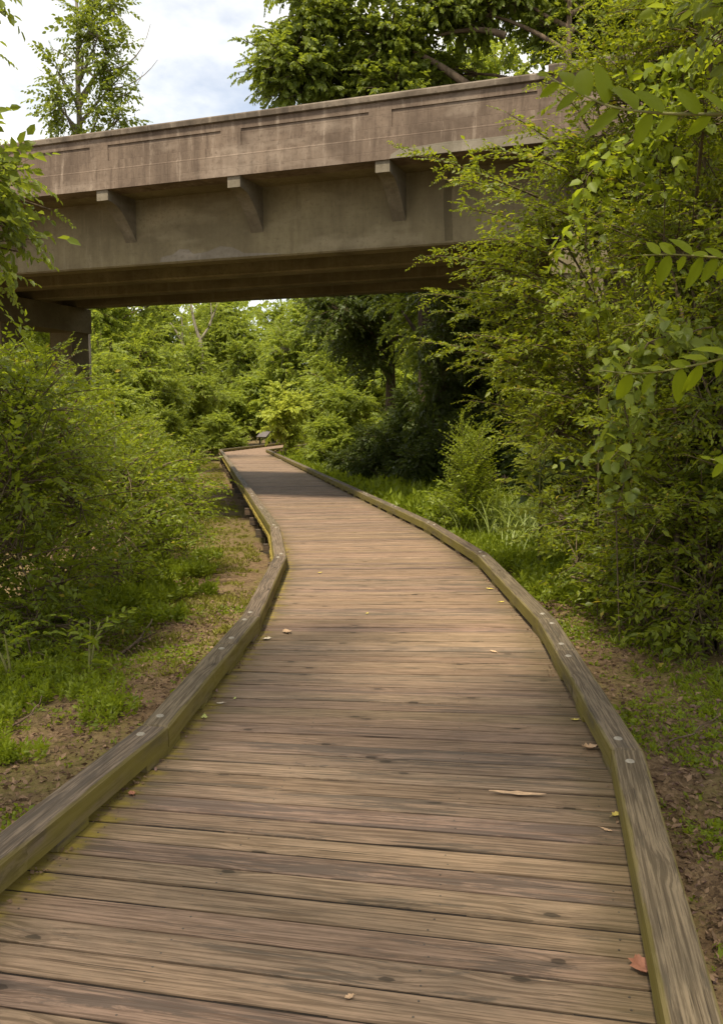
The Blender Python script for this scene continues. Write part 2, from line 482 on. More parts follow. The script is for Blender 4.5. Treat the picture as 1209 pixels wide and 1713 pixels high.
def ground_mat():
    t = NT('ground_soil')
    co = t.coord('Object')
    n1 = t.noise(co, 0.55, 5.0, 0.6)
    n2 = t.noise(co, 5.0, 6.0, 0.65)
    n3 = t.noise(co, 45.0, 4.0, 0.7)
    vor = t.node('ShaderNodeTexVoronoi'); vor.inputs['Scale'].default_value = 28.0
    t.link(t.vadd(co, t.mapping(t.noise(co, 6.0, 3.0, 0.5, out='Color'), (0.1, 0.1, 0.1))), vor.inputs['Vector'])
    vc = t.sep(vor.outputs['Color'])[0]
    soil = t.mix(t.ramp(n2, [(0.3, 0.0), (0.7, 1.0)]), (0.082, 0.052, 0.028, 1), (0.180, 0.120, 0.066, 1))
    lit = t.mix(t.ramp(vc, [(0.1, 0.0), (0.9, 1.0)]), (0.050, 0.031, 0.018, 1), (0.21, 0.145, 0.085, 1))
    col = t.mix(t.ramp(n3, [(0.42, 0.0), (0.6, 1.0)]), soil, lit)
    green = t.math('MULTIPLY', t.ramp(t.math('ADD', n1, t.math('MULTIPLY', t.math('SUBTRACT', n2, 0.5), 0.45)), [(0.44, 0.0), (0.58, 1.0)]), t.ramp(n3, [(0.35, 0.3), (0.6, 1.0)]))
    col = t.mix(t.math('MULTIPLY', green, 0.7), col, (0.115, 0.108, 0.022, 1))
    h = t.math('ADD', t.math('MULTIPLY', n3, 0.6), n2)
    return t.out(t.principled(col, 0.95, t.bump(h, 0.8, 0.03), 0.15))
M['ground'] = ground_mat()

# ------------------------------------------------------------------ boardwalk line
CV = [(-1.36, -3.0), (0.10, 4.15), (0.28, 6.74), (0.235, 9.9), (-0.10, 12.75), (-5.78, 44.2), (-4.0, 56.0), (3.0, 64.0), (14.0, 70.0)]
CV = [np.array(p) for p in CV]
_hd = [math.atan2(*(CV[i + 1] - CV[i])) for i in range(len(CV) - 1)]
def dense_path():
    pts = []
    for i in range(len(CV) - 1):
        n = max(2, int(np.linalg.norm(CV[i + 1] - CV[i]) / 0.02))
        for k in range(n):
            pts.append(CV[i] + (CV[i + 1] - CV[i]) * k / n)
    pts = np.array(pts)
    # smooth the corners
    w = 81
    ker = np.ones(w) / w
    pad = np.concatenate([np.repeat(pts[:1], w // 2, 0), pts, np.repeat(pts[-1:], w // 2, 0)])
    sm = np.stack([np.convolve(pad[:, k], ker, 'valid') for k in range(2)], -1)
    return sm[w // 2:-(w // 2)]
DP = dense_path()
DS = np.concatenate([[0], np.cumsum(np.linalg.norm(np.diff(DP, axis=0), axis=1))])
DH = np.unwrap(np.arctan2(np.gradient(DP[:, 0]), np.gradient(DP[:, 1])))
DH = np.convolve(np.concatenate([np.repeat(DH[:1], 60), DH, np.repeat(DH[-1:], 60)]), np.ones(121) / 121, 'valid')
def path_at(s):
    return np.array([np.interp(s, DS, DP[:, 0]), np.interp(s, DS, DP[:, 1])]), float(np.interp(s, DS, DH))
def path_x(y):
    return np.interp(y, DP[:, 1], DP[:, 0])

def sstep(x, a, b):
    t = np.clip((np.asarray(x, float) - a) / (b - a), 0, 1)
    return t * t * (3 - 2 * t)

def gz(x, y):
    x = np.asarray(x, float); y = np.asarray(y, float)
    d = x - path_x(y)
    zl = -0.17 - 0.42 * sstep(y, 6.0, 13.5)
    zr = -0.15 - 0.12 * sstep(y, 7.0, 15.0) - 0.12 * sstep(y, 15, 30)
    k = sstep(d, -1.0, 1.0)
    z = zl * (1 - k) + zr * k
    z = z + 0.05 * np.sin(x * 1.7 + y * .6) * np.cos(y * 1.1 - x * .4) * sstep(np.abs(d), 1.2, 3) + 0.02 * np.sin(x * 5.1 + 1.0) * np.sin(y * 4.3)
    z = z - 0.16 * np.exp(-((x + 2.05) ** 2 / 0.10 + (y - 7.3) ** 2 / 0.25))
    z = z + 1.1 * sstep(np.abs(x), 14, 45)
    return z

# ------------------------------------------------------------------ ground
def build_ground():
    def axis(lo, hi, near_lo, near_hi, fine, coarse):
        a = np.concatenate([-np.geomspace(-near_lo + coarse, -lo, 24)[::-1] if lo < near_lo else [], np.arange(near_lo, near_hi, fine), np.geomspace(near_hi, hi, 24)])
        return np.unique(a)
    xs = axis(-260, 260, -8, 8, 0.14, 0.3)
    ys = np.unique(np.concatenate([-np.geomspace(2.2, 120, 14)[::-1], np.arange(-2, 22, 0.14), np.geomspace(22, 300, 50)]))
    X, Y = np.meshgrid(xs, ys)
    rng = np.random.default_rng(3)
    Z = gz(X, Y) + rng.normal(0, 0.008, X.shape)
    v = np.stack([X, Y, Z], -1).reshape(-1, 3)
    nx, ny = len(xs), len(ys)
    i = (np.arange(ny - 1)[:, None] * nx + np.arange(nx - 1)[None, :]).ravel()
    f = np.stack([i, i + 1, i + nx + 1, i + nx], -1)
    me = mk_mesh('ground', v, f)
    me.polygons.foreach_set('use_smooth', [True] * len(me.polygons))
    o = obj('ground', me, M['ground'])
    tag(o, 'bare brown earth with leaf litter beside the boardwalk', 'ground', kind='structure')
build_ground()

# ------------------------------------------------------------------ boardwalk
rs = random.Random(5)
HALF, CW = 1.06, 0.145
boardwalk = empty('boardwalk')
tag(boardwalk, 'winding timber boardwalk of cross planks with low curb rails', 'boardwalk', kind='structure')

def local_piece(name, quad, z0, z1, c, ctr, head, mat, parent):
    """plan quad in world, mesh stored along its own length: local x across the path or along the timber"""
    ca, sa = math.cos(head), math.sin(head)
    q = []
    for p in quad:
        d = np.array(p) - ctr
        q.append((d[0] * ca + d[1] * sa, -d[0] * sa + d[1] * ca))
    o = MB().cprism(q, z0, z1, c).build(name, mat, parent)
    o.location = (ctr[0], ctr[1], 0)
    o.rotation_euler = (0, 0, head)
    return o

PITCH_W = 0.1465
s_tot = DS[-1]
s = 0.0
n_plank = 0
far = MB()
joint_shade, screws = MB(), MB()
while s < s_tot - 0.4 and s < 66:
    gap = 0.010 + rs.random() * 0.007
    (p0, h0), (p1, h1) = path_at(s + gap / 2), path_at(s + PITCH_W - gap / 2)
    pm, hm = path_at(s + PITCH_W / 2)
    # across direction (to the right of travel)
    r0, r1 = np.array([math.cos(h0), -math.sin(h0)]), np.array([math.cos(h1), -math.sin(h1)])
    la, lb = HALF + CW + 0.02 + rs.uniform(-.012, .012), HALF + CW + 0.02 + rs.uniform(-.012, .012)
    quad = [p0 - r0 * la, p0 + r0 * lb, p1 + r1 * lb, p1 - r1 * la]
    dz = rs.uniform(-0.0025, 0.0025)
    if n_plank < 300:
        o = local_piece('plank', quad, -0.038, dz, 0.0012, pm, -hm, M['deck'], boardwalk)
        o.rotation_euler = (rs.uniform(-.006, .006), rs.uniform(-.0012, .0012), -hm)
    else:
        far.cprism(quad, -0.038, dz, 0.004)
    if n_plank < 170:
        # near-black strips painting the shade in the joint behind this plank
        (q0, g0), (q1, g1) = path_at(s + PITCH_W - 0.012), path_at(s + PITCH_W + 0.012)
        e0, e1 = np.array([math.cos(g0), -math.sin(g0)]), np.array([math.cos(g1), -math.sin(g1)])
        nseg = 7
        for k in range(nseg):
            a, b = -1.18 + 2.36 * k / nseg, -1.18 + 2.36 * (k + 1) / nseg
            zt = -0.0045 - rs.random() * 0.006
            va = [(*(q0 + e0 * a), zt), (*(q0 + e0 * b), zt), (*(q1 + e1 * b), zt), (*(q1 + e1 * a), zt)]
            joint_shade.add(va, [(0, 1, 2, 3)])
    if n_plank < 80:
        for off in (-1.0, -0.4, 0.4, 1.0):
            for tt in (0.28, 0.72):
                (cx, hx) = path_at(s + PITCH_W * tt + rs.uniform(-.008, .008))
                c = cx + np.array([math.cos(hx), -math.sin(hx)]) * (off + rs.uniform(-.012, .012))
                ring = [(c[0] + .0042 * math.cos(k * 1.0472), c[1] + .0042 * math.sin(k * 1.0472), dz + .0006) for k in range(6)]
                low = [(v[0], v[1], -.004) for v in ring]
                screws.add(ring + low, [(0, 1, 2, 3, 4, 5)] + [(k, k + 6, (k + 1) % 6 + 6, (k + 1) % 6) for k in range(6)])
    n_plank += 1
    s += PITCH_W
fo = far.build('planking', M['deck_far'], boardwalk)
fo['kind'] = 'stuff'
joint_shade.build('joint_shade_strips', M['joint_shade'], boardwalk)['kind'] = 'stuff'
screws.build('screw_heads', M['screw'], boardwalk)['kind'] = 'stuff'

# curb rails: straight timbers between mitred joints
def offset_line(off):
    out = []
    n = len(CV)
    for i in range(n):
        hs = []
        if i > 0: hs.append(_hd[i - 1])
        if i < n - 1: hs.append(_hd[i])
        nrm = [np.array([math.cos(h), -math.sin(h)]) for h in hs]
        m = sum(nrm)
        m = m / (m @ m) * len(nrm)
        out.append(CV[i] + m * off)
    return out

def bolt_mesh():
    mb = MB()
    n = 14
    prof = [(0.0, 0.0105), (0.009, 0.0095), (0.0165, 0.0065), (0.021, 0.002), (0.022, -0.004)]
    v = [(0, 0, prof[0][1])]
    for r, z in prof[1:]:
        v += [(r * math.cos(2 * math.pi * k / n), r * math.sin(2 * math.pi * k / n), z) for k in range(n)]
    f = [(0, 1 + k, 1 + (k + 1) % n) for k in range(n)]
    for j in range(len(prof) - 2):
        a, b = 1 + j * n, 1 + (j + 1) * n
        f += [(a + k, b + k, b + (k + 1) % n, a + (k + 1) % n) for k in range(n)]
    mb.add(v, f)
    me = bpy.data.meshes.new('bolt')
    me.from_pydata(mb.v, [], mb.f)
    me.polygons.foreach_set('use_smooth', [True] * len(me.polygons))
    me.materials.append(M['bolt'])
    return me
BOLT = bolt_mesh()
BLOCK_H, TIM_T = 0.042, 0.148
for side in (-1, 1):
    inner, outer = offset_line(side * HALF), offset_line(side * (HALF + CW))
    for i in range(len(CV) - 1):
        L = np.linalg.norm(CV[i + 1] - CV[i])
        if i == 0: cuts = [0.0, 0.30, 0.64, 1.0]
        elif i == 1: cuts = [0.0, 0.66, 1.0]
        else: cuts = list(np.linspace(0, 1, max(1, round(L / 2.6)) + 1))
        for a, b in zip(cuts[:-1], cuts[1:]):
            ia, ib = inner[i] + (inner[i + 1] - inner[i]) * a, inner[i] + (inner[i + 1] - inner[i]) * b
            oa, ob = outer[i] + (outer[i + 1] - outer[i]) * a, outer[i] + (outer[i + 1] - outer[i]) * b
            d = (ib - ia) / np.linalg.norm(ib - ia)
            g = 0.0055
            quad = [ia + d * g, oa + d * g, ob - d * g, ib - d * g]
            if side < 0: quad = [oa + d * g, ia + d * g, ib - d * g, ob - d * g]
            ctr = sum(quad) / 4
            hd = math.atan2(d[1], d[0])
            top = TIM_T + rs.uniform(-.005, .004)
            o = local_piece('curb_timber', quad, BLOCK_H, top, 0.011, ctr, hd, M['curb'], boardwalk)
            o.rotation_euler = (rs.uniform(-.012, .012), 0, hd)
            Lt = np.linalg.norm(ib - ia)
            # bolts near each end
            if ctr[1] < 22:
                for e in (-1, 1):
                    bo = obj('bolt', BOLT, None, o)
                    bo.location = (e * (Lt / 2 - 0.13 - rs.uniform(0, .03)), rs.uniform(-.018, .018), top - 0.001)
            # spacer blocks under the timber
            nb = max(2, round(Lt / 0.95) + 1)
            for k in range(nb):
                tt = 0.11 / Lt + (1 - 0.22 / Lt) * k / (nb - 1)
                c = (ia + (ib - ia) * tt + oa + (ob - oa) * tt) / 2
                nrm = np.array([-d[1], d[0]])
                bl = 0.12
                w = CW / 2 - 0.006
                q = [c - d * bl - nrm * w, c + d * bl - nrm * w, c + d * bl + nrm * w, c - d * bl + nrm * w]
                local_piece('spacer_block', q, 0.003, BLOCK_H + 0.001, 0.002, c, hd, M['curb'], boardwalk)

# joists, bearer beams and posts below the deck
for side in (-1.12, -0.4, 0.4, 1.12):
    ln = offset_line(side)
    for i in range(len(CV) - 1):
        a, b = ln[i], ln[i + 1]
        d = (b - a) / np.linalg.norm(b - a); nrm = np.array([-d[1], d[0]]) * 0.02
        g = d * 0.004
        local_piece('joist', [a + g + nrm * -1, b - g - nrm, b - g + nrm, a + g + nrm], -0.20, -0.0405, 0.002, (a + b) / 2, math.atan2(d[1], d[0]), M['under'], boardwalk)
s = 1.2
while s < 60:
    p, h = path_at(s)
    r = np.array([math.cos(h), -math.sin(h)]); d = np.array([math.sin(h), math.cos(h)])
    local_piece('bearer_beam', [p - r * 1.25 - d * .05, p + r * 1.25 - d * .05, p + r * 1.25 + d * .05, p - r * 1.25 + d * .05], -0.34, -0.203, 0.004, p, -h, M['under'], boardwalk)
    for sd_ in (-1, 1):
        c = p + r * 1.02 * sd_ + d * 0.13
        local_piece('post', [c - r * .07 - d * .07, c + r * .07 - d * .07, c + r * .07 + d * .07, c - r * .07 + d * .07], float(gz(*c)) - 0.4, -0.06 - 0.145, 0.004, c, -h, M['under'], boardwalk)
    s += 1.83

# ------------------------------------------------------------------ bridge
BRZ = -math.atan2(0.351, 0.936)
bridge = empty('road_bridge', (0, 15.5, 0), BRZ)
tag(bridge, 'old brown concrete road bridge crossing over the boardwalk', 'bridge')
U0, U1, UE = -34.0, 3.08, 16.0
SP, UB = 2.78, 0.32
W_TOT = 7.35
OV, GB, SB = 0.92, 4.66, 5.92      # overhang, girder bottom, slab edge bottom
GW, GN = 0.42, 4
posts = [UB + SP * k for k in range(-12, 2)]
for face, sgn in ((0.0, 1), (W_TOT, -1)):
    def W(a):
        return face + sgn * a
    def P(prof, a, b, name, mat, parent=bridge):
        return MB().extrude([(W(w), z) for w, z in prof], a, b).build(name, mat, parent)
    # slab edge with small step on top, drip edge chamfer
    se = P([(0.0, SB), (0.0, 6.275), (0.01, 6.285), (0.30, 6.285), (0.42, 6.08), (0.42, SB)], U0, U1 - 0.004, 'slab_edge', M['concrete'])
    par = P([(0.016, 6.286), (0.016, 6.43), (0.28, 6.43), (0.28, 6.286)], U0, U1 - 0.004, 'parapet_base', M['concrete'])
    tp = P([(0.016, 6.712), (0.016, 6.846), (0.28, 6.846), (0.28, 6.712)], U0, U1 - 0.004, 'parapet_rail', M['concrete'])
    for k in range(len(posts)):
        a, b = posts[k] - 0.20, posts[k] + 0.20
        P([(0.016, 6.431), (0.016, 6.711), (0.28, 6.711), (0.28, 6.431)], a, b, 'parapet_post', M['concrete'])
        a2 = posts[k - 1] + 0.201 if k else U0
        P([(0.036, 6.431), (0.036, 6.711), (0.26, 6.711), (0.26, 6.431)], a2, a - 0.001, 'parapet_panel', M['concrete'])
    P([(-0.030, 6.862), (-0.034, 6.94), (-0.016, 6.965), (0.33, 6.965), (0.35, 6.94), (0.345, 6.865), (0.30, 6.847), (0.0, 6.847)], U0, U1 - 0.006, 'coping', M['coping'])
    # end parapet past the bent: plainer and a little higher
    P([(-0.05, SB), (-0.05, 6.30), (0.45, 6.30), (0.45, SB)], U1, UE, 'slab_edge', M['concrete'])
    P([(-0.015, 6.301), (-0.015, 6.90), (0.32, 6.90), (0.32, 6.301)], U1, UE, 'end_parapet', M['concrete'])
    P([(-0.09, 6.92), (-0.10, 7.02), (-0.07, 7.05), (0.37, 7.05), (0.40, 7.02), (0.39, 6.92), (0.34, 6.901), (-0.03, 6.901)], U1 - 0.002, UE, 'coping', M['coping'])
    # curved brackets
    for k in range(-12, 2):
        u = UB + SP * k + 0.04
        prof = [(0.03, SB - 0.001), (0.03, SB - 0.19), (0.17, SB - 0.205)]
        for j in range(1, 9):
            tt = j / 8
            prof.append((0.17 + (OV - 0.17) * tt, SB - 0.205 - 0.60 * (tt ** 1.65)))
        prof += [(OV + 0.03, SB - 0.83), (OV + 0.03, SB - 0.001)]
        P(prof, u - 0.125, u + 0.125, 'bracket', M['bracket'])
# deck slab between the edges and the road on it
MB().box(U0, UE, 0.421, W_TOT - 0.421, SB + 0.004, 6.16).build('deck_slab', M['girder'], bridge)
MB().box(U0, UE, 0.5, W_TOT - 0.5, 6.164, 6.21).build('road_surface', M['asphalt'], bridge)
gspan = W_TOT - 2 * OV - GW
for k in range(GN):
    w0 = OV + gspan * k / (GN - 1)
    bot = GB
    prof = [(w0, SB + 0.003), (w0, bot + 0.03), (w0 + 0.03, bot), (w0 + GW - 0.03, bot), (w0 + GW, bot + 0.03), (w0 + GW, SB + 0.003)]
    for a, b in ((U0, -10.96), (-10.955, 3.545), (3.55, UE)):
        MB().extrude(prof, a, b).build('girder', M['girder'], bridge)
for u in (-8.0, -3.7, 0.6):
    MB().box(u - .13, u + .13, OV + GW + .002, W_TOT - OV - GW - .002, 4.95, SB + 0.002).build('diaphragm', M['girder'], bridge)
for ub in (-24.3, -10.95, 3.55, 15.4):
    MB().box(ub - 0.46, ub + 0.46, 0.55, W_TOT - 0.75, 4.0, GB - 0.003).build('bent_cap', M['girder'], bridge)
    for w in (0.95, 3.58, 6.22):
        MB().box(ub - 0.36, ub + 0.36, w - 0.36, w + 0.36, -1.5, 3.999).build('column', M['girder'], bridge)
# pale repair along the slab edge and spalled bits
def blob_sheet(name, pts, w, thick, mat):
    n = len(pts)
    v = [(p[0], w, p[1]) for p in pts] + [(p[0], w - thick, p[1]) for p in pts]
    f = [tuple(range(2 * n - 1, n - 1, -1))] + [(i, (i + 1) % n, n + (i + 1) % n, n + i) for i in range(n)]
    return MB().add(v, f).build(name, mat, bridge)
blob_sheet('repair_patch', [(0.50, SB + .005), (0.52, SB + .07), (0.66, SB + .135), (0.95, SB + .15), (1.5, SB + .175), (2.2, SB + .165), (2.9, SB + .18), (3.07, SB + .17), (3.07, SB + .005)], -0.001, 0.006, M['patch'])
blob_sheet('repair_patch', [(-4.55, GB + .04), (-4.52, GB + .13), (-4.25, GB + .17), (-4.1, GB + .26), (-3.9, GB + .24), (-3.8, GB + .15), (-3.5, GB + .17), (-3.2, GB + .26), (-2.95, GB + .22), (-2.7, GB + .10), (-2.2, GB + .07), (-1.9, GB + .035)], OV - .001, 0.005, M['patch'])
blob_sheet('water_stain', [(1.20, GB + .06), (1.17, GB + .5), (1.16, SB - .4), (1.20, SB - .15), (1.27, SB - .02), (1.33, SB - .2), (1.30, GB + .7), (1.33, GB + .3), (1.34, GB + .06)], OV - .001, 0.003, M['stain'])

# ------------------------------------------------------------------ foliage machinery
LEAF4 = np.array([[0, 0, 0], [0.42, 0.5, 0.10], [1, 0, -0.06], [0.42, -0.5, 0.10]])
LEAF4_F = np.array([[0, 2, 1], [0, 3, 2]])
LEAF6 = np.array([[0, 0, 0], [0.28, 0.46, 0.10], [0.68, 0.36, 0.05], [1, 0, -0.16], [0.68, -0.36, 0.05], [0.28, -0.46, 0.10]])
LEAF6_F = np.array([[0, 3, 2, 1], [0, 5, 4, 3]])

def frames(d, up, roll):
    """rows X,Y,Z of local frames for direction d"""
    X = norm(d)
    Y = norm(np.cross(up, X))
    Z = np.cross(X, Y)
    c, s = np.cos(roll)[:, None], np.sin(roll)[:, None]
    return np.stack([X, Y * c + Z * s, -Y * s + Z * c], 1)       # (N,3 axes,3)

def spray(rng, L=0.5, n=22, leaf=0.045, wid=0.5, arch=0.25, kind=4, spread=0.9, droop=0.1, radius=0.0025, start=0.08, jitter=0.35):
    """one leafy shoot along +X: leaf verts (n,k,3) and stem verts/faces"""
    t = np.linspace(start, 1.0, n) + rng.normal(0, 0.01, n)
    bendy = rng.normal(0, 0.20)
    arch = arch * rng.uniform(0.2, 1.8)
    pos = np.stack([t * L, bendy * L * t ** 2, -arch * L * t ** 2], -1)
    tang = norm(np.stack([np.ones(n), 2 * bendy * t, -2 * arch * t], -1))
    side = np.where(np.arange(n) % 2 == 0, 1.0, -1.0)
    fwd = 0.35 + 0.5 * t + rng.normal(0, 0.12, n)
    d = tang * fwd[:, None] + np.stack([np.zeros(n), side * spread, np.full(n, -droop)], -1) + rng.normal(0, jitter * 0.6, (n, 3))
    d[-1] = tang[-1] + rng.normal(0, .1, 3)
    up = np.array([[0, 0, 1.0]]) + rng.normal(0, jitter, (n, 3))
    Fm = frames(d, up, rng.normal(0, jitter, n))
    base = LEAF4 if kind == 4 else LEAF6
    sz = leaf * (0.75 + 0.5 * rng.random(n)) * np.where(t > 0.85, 0.75, 1.0)
    lv = base[None] * np.array([1, wid, 1.0]) * sz[:, None, None]
    lv = np.einsum('nkj,njc->nkc', lv, Fm) + pos[:, None, :]
    ts = np.array([-0.05, 0.9])
    sp = np.stack([ts * L, bendy * L * ts ** 2, -arch * L * ts ** 2], -1)
    sv, sf = tubes_arrays([(sp, np.array([radius, radius * .4]))], 3)
    return lv, sv, sf

def pinnate(rng, L=0.5, n=17, leaf=0.11, wid=0.32, arch=0.4, kind=4):
    lv, sv, sf = spray(rng, L, n, leaf, wid, arch, kind, 1.2, 0.15, 0.003, 0.15, 0.10)
    return lv, sv, sf

def make_sprays(seed, count, fn=spray, **kw):
    rng = np.random.default_rng(seed)
    return [fn(rng, **kw) for _ in range(count)], kw.get('kind', 4)

class Foliage:
    """accumulates shoots"""
    def __init__(self, sprays):
        self.sprays, self.kind = sprays
        self.o, self.d, self.s = [], [], []
    def add(self, o, d, s):
        self.o.append(np.atleast_2d(o)); self.d.append(np.atleast_2d(d)); self.s.append(np.atleast_1d(s))
    def arrays(self, rng, rolljit=0.4, upjit=0.25):
        o, d, s = np.concatenate(self.o), np.concatenate(self.d), np.concatenate(self.s)
        n = len(o)
        up = np.array([[0, 0, 1.0]]) + rng.normal(0, upjit, (n, 3))
        Fm = frames(d, up, rng.normal(0, rolljit, n))
        pick = rng.integers(0, len(self.sprays), n)
        LV, SV, SF, b = [], [], [], 0
        for k, (lv, sv, sf) in enumerate(self.sprays):
            m = np.where(pick == k)[0]
            if len(m) == 0: continue
            A = Fm[m] * s[m][:, None, None]
            nl, kk, _ = lv.shape
            LV.append((np.einsum('vj,njc->nvc', lv.reshape(-1, 3), A) + o[m][:, None, :]).reshape(-1, kk, 3))
            s3 = np.einsum('vj,njc->nvc', sv, A) + o[m][:, None, :]
            SV.append(s3.reshape(-1, 3))
            nf = (sf[None] + (np.arange(len(m)) * len(sv))[:, None, None]).reshape(-1, sf.shape[1]) + b
            SF.append(nf); b += len(m) * len(sv)
        LV = np.concatenate(LV)
        return LV, np.concatenate(SV), np.concatenate(SF)
    def leaf_mesh(self, name, LV):
        n, k, _ = LV.shape
        base = LEAF4_F if k == 4 else LEAF6_F
        f = (base[None] + (np.arange(n) * k)[:, None, None]).reshape(-1, base.shape[1])
        return mk_mesh(name, LV.reshape(-1, 3), f)

def curve_pts(p0, p1, p2, n):
    t = np.linspace(0, 1, n)[:, None]
    return (1 - t) ** 2 * p0 + 2 * t * (1 - t) * p1 + t ** 2 * p2

def bough(fol, rng, p0, p2, lift=0.2, t0=0.3, step=0.09, size=1.0, flat=0.35, angle=0.9, taper=0.5, wander=0.05):
    """a branch curve whose outer part carries shoots on both sides; returns the curve"""
    p0, p2 = np.asarray(p0, float), np.asarray(p2, float)
    L = np.linalg.norm(p2 - p0)
    p1 = (p0 + p2) / 2 + np.array([0, 0, lift * L]) + rng.normal(0, wander * L, 3)
    n = max(3, int(L * (1 - t0) / step))
    t = np.linspace(t0, 1.0, n)
    tt = t[:, None]
    pos = (1 - tt) ** 2 * p0 + 2 * tt * (1 - tt) * p1 + tt ** 2 * p2
    tg = norm(2 * (1 - tt) * (p1 - p0) + 2 * tt * (p2 - p1))
    sd_ = norm(np.cross(tg, np.array([[0, 0, 1.0]]) + rng.normal(0, 0.25, (n, 3))))
    sgn = np.where(np.arange(n) % 2 == 0, 1.0, -1.0)[:, None]
    a = angle + rng.normal(0, 0.25, n)[:, None]
    d = tg * np.cos(a) + sd_ * sgn * np.sin(a) + np.stack([np.zeros(n), np.zeros(n), rng.normal(0.08, flat, n)], -1)
    d[-1] = tg[-1]
    sc = size * (1.0 - taper * np.clip((t - 0.45) / 0.55, 0, 1) ** 1.5) * (0.6 + 0.8 * rng.random(n))
    fol.add(pos, d, sc)
    return curve_pts(p0, p1, p2, 7)

def assemble(name, loc, label, cat, group, fol_parts, wood_paths, wood_mat_, rng, leaf_part='crown', wood_part='trunk', twig_mat=None, sides=7, rolljit=0.4):
    """root empty + wood + foliage meshes; coordinates are world, shifted to the base"""
    root = empty(name, loc)
    tag(root, label, cat, group)
    base = np.array(loc, float)
    if wood_paths:
        v, f = tubes_arrays(wood_paths, sides)
        me = mk_mesh(wood_part, v - base, f)
        me.polygons.foreach_set('use_smooth', [True] * len(me.polygons))
        obj(wood_part, me, wood_mat_, root)
    for fol, mat in fol_parts:
        LV, SV, SF = fol.arrays(rng, rolljit)
        lo = obj(leaf_part, fol.leaf_mesh(leaf_part, LV - base), mat, root)
        obj('twigs', mk_mesh('twigs', SV - base, SF), twig_mat or M['twig'], lo)['kind'] = 'stuff'
    return root

def copy_tree(src, loc, rz, sc, label, group=None, cat=None):
    r = src.copy(); COL.objects.link(r)
    r.location = loc; r.rotation_euler = (0, 0, rz)
    r.scale = sc if hasattr(sc, '__len__') else (sc, sc, sc)
    r['label'] = label
    if group: r['group'] = group
    if cat: r['category'] = cat
    for ch in list(src.children):
        c = ch.copy(); COL.objects.link(c); c.parent = r
        for g in ch.children:
            d = g.copy(); COL.objects.link(d); d.parent = c
    return r

SP_PRIVET = make_sprays(1, 14, L=0.34, n=15, leaf=0.060, wid=0.50, arch=0.22, jitter=0.48)
SP_BROAD = make_sprays(2, 8, L=0.55, n=13, leaf=0.17, wid=0.66, arch=0.45, kind=6, droop=0.55, jitter=0.35, radius=0.004)
SP_MID = make_sprays(3, 8, L=0.42, n=14, leaf=0.085, wid=0.62, arch=0.35, kind=6, droop=0.30, jitter=0.32, radius=0.003)
SP_FOREST = make_sprays(4, 10, L=0.75, n=17, leaf=0.20, wid=0.58, arch=0.40, kind=4, droop=0.40, jitter=0.38, radius=0.006)
SP_PINN = make_sprays(6, 6, fn=pinnate, L=0.6, n=19, leaf=0.16, wid=0.34, arch=0.5)

# ------------------------------------------------------------------ shrubs
def lobed(name, label, base_xy, lobes, seed, mat, dens=1.0, extra=(), cat='shrub', group=None, sprays=None, step=0.085, size=1.0, stems=2, zmin=0.05, sq=0.85, leaf_part='foliage', wood_part='stems', r_stem=0.026, wmat=None, droop=0.0):
    """shrub of leafy lobes (centre xyz, radius): stems run from the base to each lobe, boughs fan out of it"""
    rng = np.random.default_rng(seed)
    fol = Foliage(sprays or SP_PRIVET)
    g = float(gz(*base_xy))
    base = np.array([base_xy[0], base_xy[1], g])
    wood = []
    for lc, r in lobes:
        lc = np.asarray(lc, float)
        for k in range(stems):
            b = base + np.array([rng.normal(0, .16), rng.normal(0, .16), -.1])
            e = lc + rng.normal(0, .22 * r, 3)
            c = curve_pts(b, np.array([b[0] * .6 + e[0] * .4, b[1] * .6 + e[1] * .4, b[2] * .3 + e[2] * .7 + .15]) + rng.normal(0, .1, 3), e, 9)
            wood.append((c, np.linspace(r_stem, r_stem * .35, 9) * (0.7 + .6 * rng.random())))
        n = int(dens * 26 * (r / 0.7) ** 2)
        for k in range(n):
            v = norm(rng.normal(0, 1, 3)); v[2] = v[2] * sq + 0.06
            tip = lc + v * r * rng.uniform(0.62, 1.22) * np.array([1, 1, sq]) - np.array([0, 0, droop * r])
            gt = float(gz(tip[0], tip[1])) + zmin
            if tip[2] < gt: tip[2] = gt + rng.random() * .15
            p0 = lc + norm(rng.normal(0, 1, 3)) * r * .25 * rng.random() - np.array([0, 0, .15 * r])
            c = bough(fol, rng, p0, tip, lift=0.10 + .12 * rng.random(), t0=0.22, step=step, size=size * (0.8 + .4 * rng.random()), angle=0.85)
            wood.append((c[::2], np.linspace(0.008, 0.0025, 4)))
    for p0, tip, sz, lf in extra:
        c = bough(fol, rng, p0, tip, lift=lf, t0=0.22, step=step * 0.62, size=sz * size, flat=0.22, taper=0.55)
        wood.append((c, np.linspace(0.013, 0.003, 7)))
    return assemble(name, tuple(base), label, cat, group, [(fol, mat)], wood, wmat or M['twig'], rng, leaf_part=leaf_part, wood_part=wood_part, sides=5)

def LB(*a):
    return [(px(x, y, Y), r) for x, y, Y, r in a]

